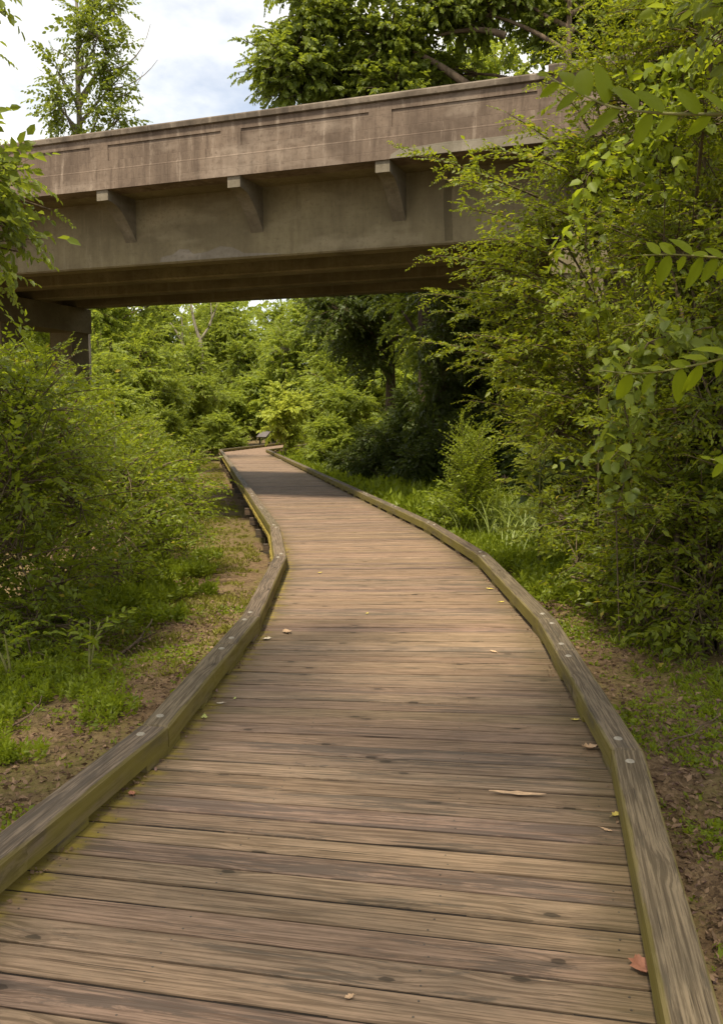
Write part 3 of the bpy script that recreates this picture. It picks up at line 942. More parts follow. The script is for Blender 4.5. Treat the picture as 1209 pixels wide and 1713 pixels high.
# bank of privet left of the earth strip
lobed('privet_shrub', 'tall bushy privet shrub at the left edge of the picture', (-3.6, 7.3),
      LB((40, 682, 7.6, .62), (-90, 652, 7.6, .8), (110, 762, 8.0, .6), (20, 790, 7.2, .68), (120, 830, 7.9, .62), (20, 900, 7.0, .62), (100, 960, 7.6, .5), (-60, 1000, 7.0, .6), (-110, 800, 7.2, .8), (60, 1030, 7.2, .38), (40, 1090, 6.7, .32), (-20, 1110, 6.5, .38), (120, 1075, 7.1, .30), (170, 1040, 7.7, .28), (-250, 762, 7.4, .9), (0, 1060, 7.6, .4), (130, 1010, 8.0, .4), (-40, 900, 8.0, .7), (60, 850, 8.6, .7), (-120, 1040, 7.6, .5)), 11, M['privet'], 1.25)
lobed('privet_shrub', 'rounded privet shrub in the middle of the leafy bank, before the bridge pier', (-3.7, 10.2),
      LB((110, 702, 9.8, .62), (190, 782, 9.8, .62), (225, 800, 9.6, .6), (190, 880, 9.2, .6), (255, 860, 10.2, .52), (270, 910, 10.2, .4), (200, 950, 9.0, .42), (60, 762, 10.2, .9), (150, 960, 9.6, .5), (220, 960, 10, .4), (100, 840, 10.4, .9)), 12, M['privet'], 1.2)
lobed('privet_shrub', 'low privet shrub leaning over the earth strip towards the boardwalk posts', (-3.9, 13.2),
      LB((240, 792, 13.0, .75), (300, 800, 12.6, .55), (330, 840, 12.4, .45), (312, 890, 12.0, .42), (200, 762, 13.6, .9)), 13, M['privet'], 1.15,
      extra=[(px(290, 800, 12.3), px(352, 850, 12.0), .9, .2), (px(280, 830, 12.0), px(350, 915, 11.4), .9, .25), (px(270, 780, 12.6), px(345, 770, 12.6), .9, .15)])
lobed('privet_shrub', 'privet shrub standing at the foot of the dark bridge pier', (-6.2, 16.8),
      LB((120, 702, 16.5, .95), (190, 752, 16.5, .9), (60, 662, 16.5, 1.1), (250, 782, 17.5, .8)), 14, M['privet'], 0.9, step=.1, size=1.2)

# right side: high arching privet
def bw(pts):
    return [(px(sx, sy, SY), px(x, y, Y), 1.0, lf) for (x, y, Y, sx, sy, SY, lf) in pts]
right_tips = [(672, 246, 9.0, 900, 330, 9.6, .10), (740, 300, 8.8, 930, 380, 9.4, .12), (712, 428, 9.0, 930, 470, 9.6, .14),
              (770, 350, 9.2, 960, 420, 9.8, .12), (702, 492, 9.4, 900, 560, 9.9, .10), (700, 572, 8.8, 930, 650, 9.5, .16),
              (745, 520, 9.2, 940, 600, 9.8, .12), (770, 610, 9.0, 960, 680, 9.6, .12), (785, 670, 9.3, 950, 720, 9.8, .16),
              (810, 250, 8.6, 1010, 330, 9.2, .10), (850, 190, 8.8, 1000, 300, 9.2, .2), (905, 140, 8.8, 1020, 300, 9.2, .25),
              (780, 405, 8.6, 980, 470, 9.2, .12), (830, 470, 8.3, 1010, 540, 9.0, .12), (790, 560, 8.5, 990, 620, 9.2, .12),
              (780, 450, 8.9, 960, 500, 9.4, .1), (860, 650, 8.4, 1020, 700, 9.0, .14), (820, 330, 8.6, 1010, 400, 9.2, .1),
              (935, 60, 9.0, 1060, 260, 9.4, .3), (1000, 20, 9.0, 1080, 240, 9.4, .3), (875, 700, 9.0, 980, 740, 9.4, .2)]
lobed('privet_shrub', 'tall arching privet whose sprays hang in front of the bridge parapet', (3.2, 9.3),
      LB((1060, 150, 9.0, .75), (970, 270, 9.2, .62), (1060, 340, 9.0, .8), (920, 390, 9.4, .62), (860, 480, 9.5, .55), (960, 520, 9.1, .72), (880, 590, 9.4, .55), (1000, 640, 8.9, .75), (930, 710, 9.1, .55), (1000, 800, 8.7, .6), (950, 860, 8.8, .45), (1030, 900, 8.3, .5), (1150, 240, 9.2, .9), (1200, 90, 9.4, .9), (1330, 200, 9.6, 1.2), (1205, 60, 7.8, .6), (1150, 20, 8.2, .6), (1215, 180, 7.4, .5), (1110, 90, 8.4, .5), (1120, -40, 8.6, .7)),
      21, M['privet_dark'], 1.6, extra=bw(right_tips), stems=2)
lobed('privet_shrub', 'dense shaded privet along the right edge of the picture', (2.9, 6.9),
      LB((1060, 1000, 7.2, .36), (1170, 1050, 6.6, .34), (1120, 960, 7.4, .5), (960, 930, 8.2, .36), (1150, 420, 7.8, .8), (1120, 560, 7.7, .72), (1200, 680, 7.2, .8), (1090, 720, 7.6, .65), (1160, 850, 7.0, .7), (1080, 900, 7.2, .55), (1180, 980, 6.7, .55), (1100, 1010, 6.9, .38), (1290, 560, 7.4, 1.0), (1300, 850, 6.9, .9), (1200, 1060, 6.5, .3), (1240, 330, 8.0, .9), (1050, 980, 7.6, .42), (1130, 1040, 6.9, .3), (1000, 960, 8.0, .4), (1150, 720, 8.2, .9), (1080, 820, 8.2, .7), (1150, 930, 7.6, .7)),
      22, M['privet_dark'], 1.5, stems=3)
lobed('privet_shrub', 'privet shrub behind the long grass on the right bank', (3.6, 12.8),
      LB((900, 620, 13, .8), (960, 700, 12.5, .8), (940, 790, 12.2, .7), (1020, 560, 13, 1.1), (1080, 720, 12.5, 1.1), (900, 720, 13.0, .6)), 23, M['privet_dark'], 0.9, step=.1, size=1.2)

# ------------------------------------------------------------------ trees
def crown_tree(name, loc, label, group, H, ctr_h, rad, n_b, seed, sprays, mat, bark, r_trunk, lean=(0, 0), step=0.22, size=1.0, t0=0.3, lobes=9, lobe_r=0.42, low=None, trunk_to=0.8, cat='tree', lobe_list=None, wood_extra=()):
    rng = np.random.default_rng(seed)
    base = np.array([loc[0], loc[1], float(gz(loc[0], loc[1]))])
    fol = Foliage(sprays)
    n = 12
    tz = np.linspace(0, 1, n)
    trunk = base + np.stack([lean[0] * tz ** 1.5 + np.cumsum(rng.normal(0, .02 * H / 12, n)), lean[1] * tz ** 1.5 + np.cumsum(rng.normal(0, .02 * H / 12, n)), tz * H * trunk_to], -1)
    trunk[0, 2] -= 0.3
    wood = [(trunk, r_trunk * (1.0 - 0.82 * tz) * (1 + 0.35 * np.exp(-tz * 14)))] + list(wood_extra)
    C = base + np.array([lean[0] * .8, lean[1] * .8, ctr_h])
    lobe_c = []
    if lobe_list is not None:
        lobe_c = [np.asarray(l, float) for l in lobe_list]
    else:
        for k in range(lobes):
            v = norm(rng.normal(0, 1, 3)); v[2] *= 0.9
            lobe_c.append(C + v * np.array(rad) * rng.uniform(0.40, 0.95))
        lobe_c.append(C + np.array([0, 0, rad[2] * .75]))
    for lc in lobe_c:
        zfrac = np.clip((lc[2] - base[2] - 0.25 * abs(lc[0] - base[0]) - .8) / (H * trunk_to), 0.12, 0.97)
        st = np.array([np.interp(zfrac, tz, trunk[:, j]) for j in range(3)])
        c = curve_pts(st, (st + lc) / 2 + np.array([0, 0, .12 * np.linalg.norm(lc - st)]) + rng.normal(0, .15, 3), lc, 8)
        wood.append((c, np.linspace(r_trunk * .30, r_trunk * .07, 8)))
        m = max(3, int(n_b / len(lobe_c)))
        for q in range(m):
            v = norm(rng.normal(0, 1, 3))
            tip = lc + v * np.array(rad) * lobe_r * rng.uniform(0.6, 1.12) * np.array([1, 1, .8])
            lo = base[2] + 0.25 if low is None else low
            if tip[2] < lo: tip[2] = lo + rng.random() * .5
            st2 = c[rng.integers(5, 8)]
            cc = bough(fol, rng, st2, tip, lift=0.12, t0=t0, step=step, size=size, flat=0.4)
            wood.append((cc[::2], np.linspace(r_trunk * .05, r_trunk * .012, 4) + .003))
    return assemble(name, tuple(base), label, cat, group, [(fol, mat)], wood, bark, rng, sides=6, twig_mat=M['twig'])

GB_ = 'trees beyond the bridge'
T = [
    crown_tree('forest_tree', (-11.8, 43.0), 'round light green tree beyond the bridge, by the dark pier', GB_, 10.0, 5.0, (3.3, 3.3, 4.5), 680, 41, SP_FOREST, M['forest'], M['bark'], 0.18, lobes=18),
    crown_tree('forest_tree', (-2.6, 64.0), 'tall leafy tree above the far bend of the boardwalk', GB_, 13, 6.8, (4.0, 4.0, 6.0), 760, 42, SP_FOREST, M['forest'], M['bark_grey'], 0.22, lobes=17, step=.24, size=1.15),
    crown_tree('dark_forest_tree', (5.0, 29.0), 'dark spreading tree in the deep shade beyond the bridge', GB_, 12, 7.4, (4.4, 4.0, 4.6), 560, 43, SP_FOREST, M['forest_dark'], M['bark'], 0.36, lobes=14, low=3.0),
]
BU = [
    crown_tree('understory_bush', (-9.2, 33.5), 'light leafy bush on the far side of the pier', 'bushes beyond the bridge', 3.4, 1.7, (1.9, 1.9, 1.6), 300, 45, SP_FOREST, M['forest'], M['bark'], 0.05, lobes=9, size=.8, step=.15, cat='bush'),
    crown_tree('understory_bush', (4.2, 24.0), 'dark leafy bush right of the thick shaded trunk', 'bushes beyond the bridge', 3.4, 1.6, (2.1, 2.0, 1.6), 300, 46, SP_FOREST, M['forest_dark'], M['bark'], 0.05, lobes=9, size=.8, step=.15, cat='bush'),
]
def fcopy(src, x, y, sc, rz, label, cat='tree', grp=GB_):
    return copy_tree(src, (x, y, float(gz(x, y))), rz, sc, label, grp, cat)
fcopy(T[0], -17.0, 50.0, 1.2, 1.0, 'light green tree farthest left under the bridge deck')
fcopy(T[0], -9.9, 53.0, 0.72, 2.2, 'small light green tree standing left of the far boardwalk bend')
fcopy(T[1], -19.0, 70.0, 1.0, 0.7, 'tree behind the thin forked trunk, left of the sky gap')
fcopy(T[0], -12.5, 36.5, (0.8, 0.8, 0.75), 4.0, 'low bushy tree close behind the bridge pier')
fcopy(T[0], 0.2, 50.0, 1.05, 3.3, 'light green tree right above the yellow-green sapling')
fcopy(T[1], 4.0, 58.0, 0.95, 2.1, 'leafy tree at the centre of the view below the bridge')
fcopy(T[1], -10.6, 74.0, (.9, .9, .95), 2.5, 'tree right behind the thin forked trunk')
fcopy(T[1], -16.6, 74.0, (.9, .9, 1.0), 4.4, 'tree left of the thin forked trunk, before the sky gap')
fcopy(T[1], -7.6, 78.0, 0.9, 5.1, 'hazy light green tree right of the thin forked trunk')
fcopy(T[2], 1.2, 38.0, (0.85, .85, .9), 1.3, 'dark tree between the sapling and the thick shaded trunk')
fcopy(T[2], 7.0, 32.0, 1.0, 2.6, 'dark tree right of the thick shaded trunk')
fcopy(T[2], 4.6, 24.3, 0.72, 4.1, 'dark tree behind the arching privet')
fcopy(T[1], 9.0, 45.0, 1.0, 5.0, 'tall tree rising behind the dark trees on the right')
fcopy(T[1], -15.0, 90.0, 1.05, 1.4, 'distant tree left below the sky gap')
fcopy(T[1], -4.5, 92.0, 1.1, 3.0, 'distant tree right below the sky gap')
fcopy(T[0], -6.2, 70.0, 1.0, 4.9, 'light green tree straight behind the small sign')
fcopy(T[0], 13.0, 38.0, 1.2, 0.5, 'light green tree at the far right beyond the bridge')
fcopy(T[1], -26.0, 60.0, 1.1, 2.9, 'big tree far behind the pier at the left')
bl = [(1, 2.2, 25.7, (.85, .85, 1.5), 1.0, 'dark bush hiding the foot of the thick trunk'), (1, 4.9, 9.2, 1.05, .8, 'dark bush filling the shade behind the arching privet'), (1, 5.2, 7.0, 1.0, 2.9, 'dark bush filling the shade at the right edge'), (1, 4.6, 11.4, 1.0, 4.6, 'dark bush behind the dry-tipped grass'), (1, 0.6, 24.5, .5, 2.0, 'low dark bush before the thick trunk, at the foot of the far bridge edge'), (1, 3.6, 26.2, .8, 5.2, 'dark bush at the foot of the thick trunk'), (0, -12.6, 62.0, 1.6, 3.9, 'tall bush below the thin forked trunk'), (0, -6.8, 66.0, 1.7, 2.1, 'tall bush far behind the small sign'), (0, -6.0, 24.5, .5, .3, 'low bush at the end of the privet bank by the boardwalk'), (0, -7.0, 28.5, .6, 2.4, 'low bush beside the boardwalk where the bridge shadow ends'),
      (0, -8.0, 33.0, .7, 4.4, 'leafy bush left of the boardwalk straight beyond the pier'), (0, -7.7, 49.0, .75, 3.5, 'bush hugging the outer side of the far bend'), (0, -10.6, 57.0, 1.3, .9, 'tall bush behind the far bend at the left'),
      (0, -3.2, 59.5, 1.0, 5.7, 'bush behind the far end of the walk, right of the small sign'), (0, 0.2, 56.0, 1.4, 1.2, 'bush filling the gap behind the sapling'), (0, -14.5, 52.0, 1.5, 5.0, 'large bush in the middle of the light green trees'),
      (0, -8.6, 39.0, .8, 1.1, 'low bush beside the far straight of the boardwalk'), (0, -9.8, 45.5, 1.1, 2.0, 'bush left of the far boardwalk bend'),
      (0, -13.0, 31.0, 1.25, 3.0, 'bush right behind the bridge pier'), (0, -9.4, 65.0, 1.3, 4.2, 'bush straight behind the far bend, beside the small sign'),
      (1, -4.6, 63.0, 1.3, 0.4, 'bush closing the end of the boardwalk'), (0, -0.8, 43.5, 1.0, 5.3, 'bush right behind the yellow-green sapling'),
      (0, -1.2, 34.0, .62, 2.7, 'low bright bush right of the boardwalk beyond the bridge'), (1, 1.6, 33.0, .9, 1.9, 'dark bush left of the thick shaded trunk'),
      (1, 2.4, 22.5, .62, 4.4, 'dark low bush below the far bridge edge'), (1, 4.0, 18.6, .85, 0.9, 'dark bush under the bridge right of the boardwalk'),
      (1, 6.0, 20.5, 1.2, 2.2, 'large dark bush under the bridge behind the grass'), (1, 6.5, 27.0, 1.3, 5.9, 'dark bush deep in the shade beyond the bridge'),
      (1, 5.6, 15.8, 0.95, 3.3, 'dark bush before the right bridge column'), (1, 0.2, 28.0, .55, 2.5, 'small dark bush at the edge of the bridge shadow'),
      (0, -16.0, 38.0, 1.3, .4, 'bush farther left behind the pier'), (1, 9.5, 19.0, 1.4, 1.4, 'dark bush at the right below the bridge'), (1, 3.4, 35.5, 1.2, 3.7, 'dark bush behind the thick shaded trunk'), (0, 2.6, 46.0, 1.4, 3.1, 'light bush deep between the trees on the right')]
for k, x, y, sc, rz, lb in bl:
    fcopy(BU[k], x, y, sc, rz, lb, 'bush', 'bushes beyond the bridge')

# far wood behind everything: one mass
def far_wood():
    rng = np.random.default_rng(77)
    fol = Foliage(SP_FOREST)
    N = 4200
    a = rng.uniform(-1.3, 1.3, N)
    rr = rng.uniform(96, 118, N)
    hz = rng.uniform(0, 1, N) ** 1.2
    gap = np.exp(-((a + 0.172) / 0.02) ** 2)
    top = 21 + 3 * np.sin(a * 23) + 2 * np.sin(a * 57 + 1) - 8.5 * gap
    o = np.stack([np.sin(a) * rr, np.cos(a) * rr, hz * top + 0.5], -1)
    d = norm(np.stack([-np.sin(a), -np.cos(a), rng.normal(.1, .4, N)], -1) + rng.normal(0, .6, (N, 3)))
    fol.add(o, d, np.full(N, 4.0) * (0.7 + .6 * rng.random(N)))
    LV, SV, SF = fol.arrays(rng)
    o = obj('woodland', fol.leaf_mesh('woodland', LV), M['forest'])
    tag(o, 'distant wood closing the view beyond the trees', 'wood', kind='stuff')
far_wood()

# trees rising behind the parapet on the right, with big drooping leaves
GP = 'trees above the parapet'
crown_tree('broadleaf_tree', (2.05, 27.5), 'big-leaved tree whose hanging leaves meet the sky above the parapet', GP, 15.5, 11.6, (3.4, 3.0, 3.6), 640, 51, SP_BROAD, M['broad'], M['bark_dark'], 0.40, step=.17, low=8.0, lean=(-.3, .2), wood_extra=[(curve_pts(px(722, 700, 27.3), px(745, 690, 27.2), px(768, 610, 27.4), 8), np.linspace(.13, .05, 8)), (curve_pts(px(716, 590, 27.4), px(700, 560, 27.4), px(672, 520, 27.4), 8), np.linspace(.10, .04, 8))],
           lobe_list=[px(490, 90, 25), px(540, 20, 25), px(560, 130, 25.5), px(640, 60, 25), px(700, 110, 26), px(620, -60, 25), px(740, 10, 25), px(600, 120, 26.5), px(510, -40, 25.5), px(470, 110, 24.6), px(660, 150, 25)], lobe_r=0.33)
crown_tree('broadleaf_tree', (5.4, 24.5), 'tree with a dark bare trunk and limbs showing above the parapet', GP, 17.5, 11.2, (3.6, 3.2, 4.0), 560, 52, SP_BROAD, M['broad'], M['bark'], 0.26, step=.2, low=8.0,
           lobe_list=[px(780, 20, 25.5), px(850, -20, 25), px(920, 60, 25.5), px(980, 10, 25), px(820, -80, 25), px(1000, 90, 26), px(890, 10, 27), px(740, 130, 27), px(1060, 40, 26), px(1100, -30, 26), px(950, -50, 25.5)], lobe_r=0.31,
           wood_extra=[(curve_pts(px(790, 150, 25.2), px(740, 110, 25.2), px(690, 85, 25.2), 8), np.linspace(.13, .06, 8)), (curve_pts(px(845, 60, 24.8), px(800, 40, 25), px(730, 60, 25), 8), np.linspace(.10, .04, 8))])
crown_tree('broadleaf_tree', (10.0, 25.0), 'shaded tree above the raised end of the parapet', GP, 16, 10.5, (4.0, 3.4, 4.6), 460, 53, SP_BROAD, M['broad'], M['bark'], 0.28, lobes=12, step=.2, low=6.5)
fcopy(T[1], 4.5, 31.0, (1.0, 1.0, 1.12), 1.7, 'light green tree filling the gaps behind the parapet trees', grp=GP)
fcopy(T[1], 8.2, 30.5, (1.0, 1.0, 1.2), 2.9, 'light tree between the dark trunk and the shaded tree at the right', grp=GP)
fcopy(T[1], 11.5, 33.0, (1.1, 1.1, 1.15), 4.0, 'tall tree behind the shaded tree at the right', grp=GP)
# slim pale-trunked tree against the sky at the left
crown_tree('slim_tree', (-10.2, 33.5), 'slim pale-trunked tree against the sky above the left parapet', None, 19, 14.6, (1.35, 1.3, 2.9), 165, 54, SP_MID, M['broad'], M['bark_grey'], 0.26, step=.13, size=1.9, lobe_r=0.42, trunk_to=0.93, low=11,
           lobe_list=[px(160, -20, 32.5), px(140, 30, 32.5), px(190, 20, 32.5), px(165, 60, 32), px(195, 90, 32.5), px(135, 75, 32.5), px(170, 110, 32.5), px(200, 130, 32.5), px(100, 130, 32.5), px(110, 185, 32.5), px(85, 165, 32.5), px(165, 190, 32.5), px(205, 195, 32.5), px(175, -90, 32.5)],
           wood_extra=[(curve_pts(px(165, 120, 32.4), px(235, 120, 32.4), px(252, 40, 32.4), 8), np.linspace(.035, .008, 8)), (curve_pts(px(160, 130, 32.4), px(120, 95, 32.4), px(85, 80, 32.4), 8), np.linspace(.05, .01, 8)), (curve_pts(px(170, 150, 32.4), px(230, 150, 32.4), px(264, 100, 32.4), 8), np.linspace(.03, .007, 8)), (curve_pts(px(180, 160, 32.4), px(222, 170, 32.4), px(240, 120, 32.4), 8), np.linspace(.025, .006, 8))])
crown_tree('slim_tree', (-15.8, 38.0), 'pale leafy treetop peeping over the parapet at the left edge', None, 14.5, 11.6, (2.0, 2.0, 2.2), 200, 55, SP_FOREST, M['forest'], M['bark_grey'], 0.2, lobes=8, low=9)
# thin forked trunk in the sky gap under the bridge
fk = px(335, 568, 68)
ft = [(np.array([px(343, 740, 68), px(341, 660, 68), px(338, 610, 68), fk]), np.array([.22, .19, .17, .16])),
      (curve_pts(fk, px(322, 540, 68), px(316, 480, 68), 7), np.linspace(.14, .06, 7)), (curve_pts(fk, px(352, 550, 68), px(366, 500, 68), 7), np.linspace(.12, .05, 7)),
      (curve_pts(px(352, 545, 68), px(356, 530, 68), px(352, 500, 68), 6), np.linspace(.06, .03, 6)), (curve_pts(px(308, 580, 70), px(300, 560, 70), px(285, 540, 70), 6), np.linspace(.12, .05, 6)), (curve_pts(px(305, 575, 70), px(306, 550, 70), px(304, 525, 70), 6), np.linspace(.09, .03, 6)),
      (np.array([px(322, 640, 70), px(312, 600, 70), px(305, 573, 70)]), np.array([.15, .13, .12]))]
rng0 = np.random.default_rng(8)
ffol = Foliage(SP_FOREST)
for x, y in ((300, 520), (290, 545), (350, 515), (372, 525), (365, 545), (325, 500), (310, 505)):
    for q in range(6):
        bough(ffol, rng0, px(x, y, 68), px(x + rng0.normal(0, 14), y + rng0.normal(0, 10), 68 + rng0.normal(0, .8)), step=.25, size=1.0)
assemble('thin_tree', tuple(px(343, 740, 68) * np.array([1, 1, 0]) + np.array([0, 0, float(gz(-12, 68))])), 'thin forked tree trunk standing in the sky gap under the bridge', 'tree', None, [(ffol, M['forest'])], ft, M['bark_grey'], rng0)

# near tree at the left whose lower boughs hang into the picture; its crown arches over the walk behind the frame
near_l = [px(-80, 305, 6.0), px(-55, 320, 6.0), px(-100, 405, 5.8), px(-170, 320, 6.0), px(-122, -15, 6.2), px(-200, -40, 6.2),
          np.array([-3.2, 3.0, 6.6]), np.array([-1.6, 2.2, 7.0]), np.array([-4.6, 2.6, 7.4]), np.array([-2.6, 0.8, 7.2]), np.array([-0.6, 0.6, 7.4]), np.array([-3.6, 4.0, 7.0]), np.array([-2.2, 2.2, 8.4]), np.array([-1.4, 3.2, 7.8]), np.array([0.4, 1.9, 7.6]), np.array([1.2, 0.6, 7.4]), np.array([-2.5, -1.2, 7.0]), np.array([-0.8, -1.0, 7.2]), np.array([-1.6, -0.2, 6.9]), np.array([-3.4, 0.0, 7.2]), np.array([0.6, -0.6, 7.6]), np.array([-0.2, 1.4, 7.0]), np.array([-1.8, 1.2, 7.8])]
crown_tree('near_tree', (-5.0, 3.6), 'near tree whose leafy boughs hang in at the left edge before the parapet', None, 8.6, 6, (1.30, 1.5, 1.05), 640, 61, SP_MID, M['broad'], M['bark'], 0.17, step=.14, size=1.1, lobe_list=near_l, lobe_r=0.36, low=2.4, lean=(.8, 0))

near_r = [px(1330, -20, 6.0), px(1400, 60, 5.8), np.array([3.2, 4.2, 6.6]), np.array([4.4, 4.6, 6.8]), np.array([2.4, 3.2, 6.9]), np.array([3.6, 3.0, 7.6]), np.array([5.2, 3.4, 7.0]), np.array([1.9, 4.2, 7.4]), np.array([3.0, 5.2, 7.4]), np.array([4.2, 5.6, 7.0]), np.array([2.6, 1.6, 7.3]), np.array([5.0, 5.0, 7.8]), np.array([1.4, 0.4, 7.0]), np.array([2.2, 1.0, 6.8]), np.array([1.8, 2.6, 6.7]), np.array([2.9, 2.3, 6.8]), np.array([3.6, 1.4, 7.0]), np.array([0.9, 2.7, 7.0]), np.array([1.3, 3.5, 6.9]), np.array([2.1, 3.5, 6.6]), np.array([2.8, 4.0, 6.6]), np.array([0.9, 1.4, 6.9])]  # crown lobes overhead, mostly out of view, added to shade the right verge
crown_tree('near_tree', (5.0, 2.6), 'near tree added to shade the right verge, tips at the top right corner', None, 8.6, 6, (1.6, 1.6, 1.5), 620, 62, SP_MID, M['broad'], M['bark'], 0.18, step=.15, size=1.3, lobe_list=near_r, lobe_r=0.48, low=2.6, lean=(-.6, .4))

# ------------------------------------------------------------------ saplings and plants of the middle distance
def upright(name, label, base_xy, h, r, n, seed, mat, sprays, size=1.0, cat='plant', taper=1.0, stems=1, group=None, droop=-.1):
    rng = np.random.default_rng(seed)
    b = np.array([base_xy[0], base_xy[1], float(gz(*base_xy))])
    fol = Foliage(sprays)
    wood = []
    for k in range(stems):
        lean = rng.normal(0, .25 * r, 3); lean[2] = h * (1 - .25 * rng.random() * (k > 0))
        c = curve_pts(b - np.array([0, 0, .05]), b + lean * np.array([.2, .2, .55]), b + lean, 9)
        wood.append((c, np.linspace(.012 + .004 * h, .004, 9)))
        for q in range(n // stems):
            t = 0.12 + 0.88 * (q + rng.random()) / (n // stems)
            p = np.array([np.interp(t, np.linspace(0, 1, 9), c[:, j]) for j in range(3)])
            a = rng.random() * 6.28
            d = np.array([np.cos(a), np.sin(a), .35 + .5 * t - droop])
            fol.add(p, d, size * (1.15 - taper * .75 * t) * (.75 + .5 * rng.random()))
    return assemble(name, tuple(b), label, cat, group, [(fol, mat)], wood, M['twig_green'], rng, leaf_part='foliage', wood_part='stems', sides=5, twig_mat=M['twig_green'])

crown_tree('sapling', (-3.35, 39.5), 'bright yellow-green sapling leaning over the far boardwalk bend', None, 3.3, 2.0, (.85, .85, 1.5), 130, 63, SP_BROAD, M['bright'], M['twig_green'], 0.05, lobes=9, step=.2, size=1.0, lobe_r=.42)
SP_LILY = make_sprays(9, 6, L=0.34, n=9, leaf=0.09, wid=0.42, arch=0.3, kind=6, droop=0.1, jitter=0.25)
SP_FINE = make_sprays(10, 10, L=0.36, n=15, leaf=0.042, wid=0.55, arch=0.15, jitter=0.6)
for x, y, h, sd_, lb in ((-2.3, 37.0, 1.5, 64, 'feathery sumac plant right of the yellow-green sapling'), (-1.7, 35.5, 1.2, 65, 'smaller feathery sumac plant lower down by the curb'), (-7.6, 33.0, 1.3, 66, 'feathery plant at the end of the privet bank')):
    upright('sumac_plant', lb, (x, y), h, .6, 26, sd_, M['weed'], SP_PINN, 1.0, stems=2)
pp = pxz(790, 905, -0.2)
upright('pointed_shrub', 'pointed light green shrub rising before the dark wood on the right bank', (pp[0], pp[1] + .5), 1.95, 1.0, 520, 67, M['weed'], SP_FINE, 1.55, 'shrub', .9, 9)
pp = pxz(735, 890, -0.2)
upright('bank_plant', 'small light-leaved plant close to the curb beside the pointed shrub', (pp[0] + .1, pp[1]), .75, .5, 60, 68, M['weed'], SP_LILY, 1.0, 'plant', .6, 5)
upright('bank_plant', 'lighter sprig of heart-shaped leaves at the edge of the arching privet', (px(905, 745, 10.6)[0], 10.6), 1.75, .4, 34, 69, M['bright'], SP_MID, .8, 'plant', .2, 2)

def long_grass(name, label, base_xy, n, Lr, seed, mat, rad=.3, wid=.012):
    rng = np.random.default_rng(seed)
    b = np.array([base_xy[0], base_xy[1], float(gz(*base_xy))])
    V, F, k = [], [], 0
    seg = 7
    for i in range(n):
        a = rng.random() * 6.28
        p = np.array([rng.normal(0, rad), rng.normal(0, rad), 0.0])
        L = rng.uniform(*Lr)
        out = rng.uniform(.5, 1.15)
        t = np.linspace(0, 1, seg)
        r_ = out * L * t ** 1.7 * .8
        z = L * (t - .55 * out * t ** 2.6)
        c = np.stack([p[0] + np.cos(a) * r_, p[1] + np.sin(a) * r_, z], -1)
        s_ = np.array([-np.sin(a), np.cos(a), .15]) * wid * (0.7 + .6 * rng.random())
        w = (1 - t ** 2.2)[:, None] * s_
        V.append(np.stack([c - w, c + w], 1).reshape(-1, 3))
        j = np.arange(seg - 1) * 2 + k
        F.append(np.stack([j, j + 1, j + 3, j + 2], -1)); k += seg * 2
    o = obj(name, mk_mesh(name, np.concatenate(V), np.concatenate(F)), mat)
    o.location = b
    return tag(o, label, 'grass clump')
pp = pxz(845, 905, -.25)
long_grass('grass_clump', 'clump of long arching pale grass on the right bank', pp[:2], 260, (.7, 1.5), 70, M['blade'], .30, .011)
pp = pxz(765, 895, -.25)
long_grass('grass_clump', 'small tuft of arching grass reaching over the right curb', (pp[0], pp[1]), 40, (.5, 1.0), 71, M['blade'], .10, .010)
pp = pxz(905, 930, -.25)
long_grass('grass_clump', 'dry-tipped long grass clump against the arching privet', pp[:2], 150, (.6, 1.2), 72, M['blade'], .28, .010)

# climbing vine with broad leaves over the shaded privet
def vine(name, label, pts, seed, mat, n, size, sprays=None):
    rng = np.random.default_rng(seed)
    P = np.array([px(*p) for p in pts])
    t = np.linspace(0, 1, 24)
    c = np.stack([np.interp(t, np.linspace(0, 1, len(P)), P[:, j]) for j in range(3)], -1) + rng.normal(0, .012, (24, 3))
    fol = Foliage(sprays or SP_MID)
    k = rng.random(n)
    pos = np.stack([np.interp(k, t, c[:, j]) for j in range(3)], -1) + rng.normal(0, .10, (n, 3))
    d = np.stack([rng.normal(-.4, .6, n), rng.normal(-.5, .5, n), rng.normal(-.35, .4, n)], -1)
    fol.add(pos, d, size * (.7 + .6 * rng.random(n)))
    g = float(gz(P[-1][0], P[-1][1]))
    c = np.concatenate([c, [[P[-1][0] + .1, P[-1][1] + .15, g]]])
    return assemble(name, (P[-1][0] + .1, P[-1][1] + .15, g), label, 'vine', None, [(fol, mat)], [(c, np.full(25, .006))], M['twig'], rng, leaf_part='foliage', wood_part='stem', sides=5)
SP_VINE = make_sprays(12, 8, L=0.22, n=4, leaf=0.10, wid=0.85, arch=0.3, kind=6, droop=0.5, jitter=0.45)
vine('climbing_vine', 'broad-leaved vine hanging down the shaded privet at the right', [(1190, 545, 6.6), (1090, 570, 6.6), (1040, 640, 6.7), (1055, 740, 6.7), (1030, 850, 6.8)], 81, M['broad'], 85, .85, SP_VINE)
vine('climbing_vine', 'yellow-green vine leaves before the end of the parapet', [(1160, 180, 7.2), (1060, 230, 7.4), (975, 300, 7.6), (985, 420, 7.8), (1000, 560, 8.0)], 82, M['weed'], 60, .85, SP_VINE)
vine('climbing_vine', 'vine with green leaves high over the privet, by the parapet end', [(1209, 60, 7.2), (1130, 110, 7.4), (1090, 200, 7.4), (1110, 330, 7.6)], 83, M['weed'], 60, .85, SP_VINE)

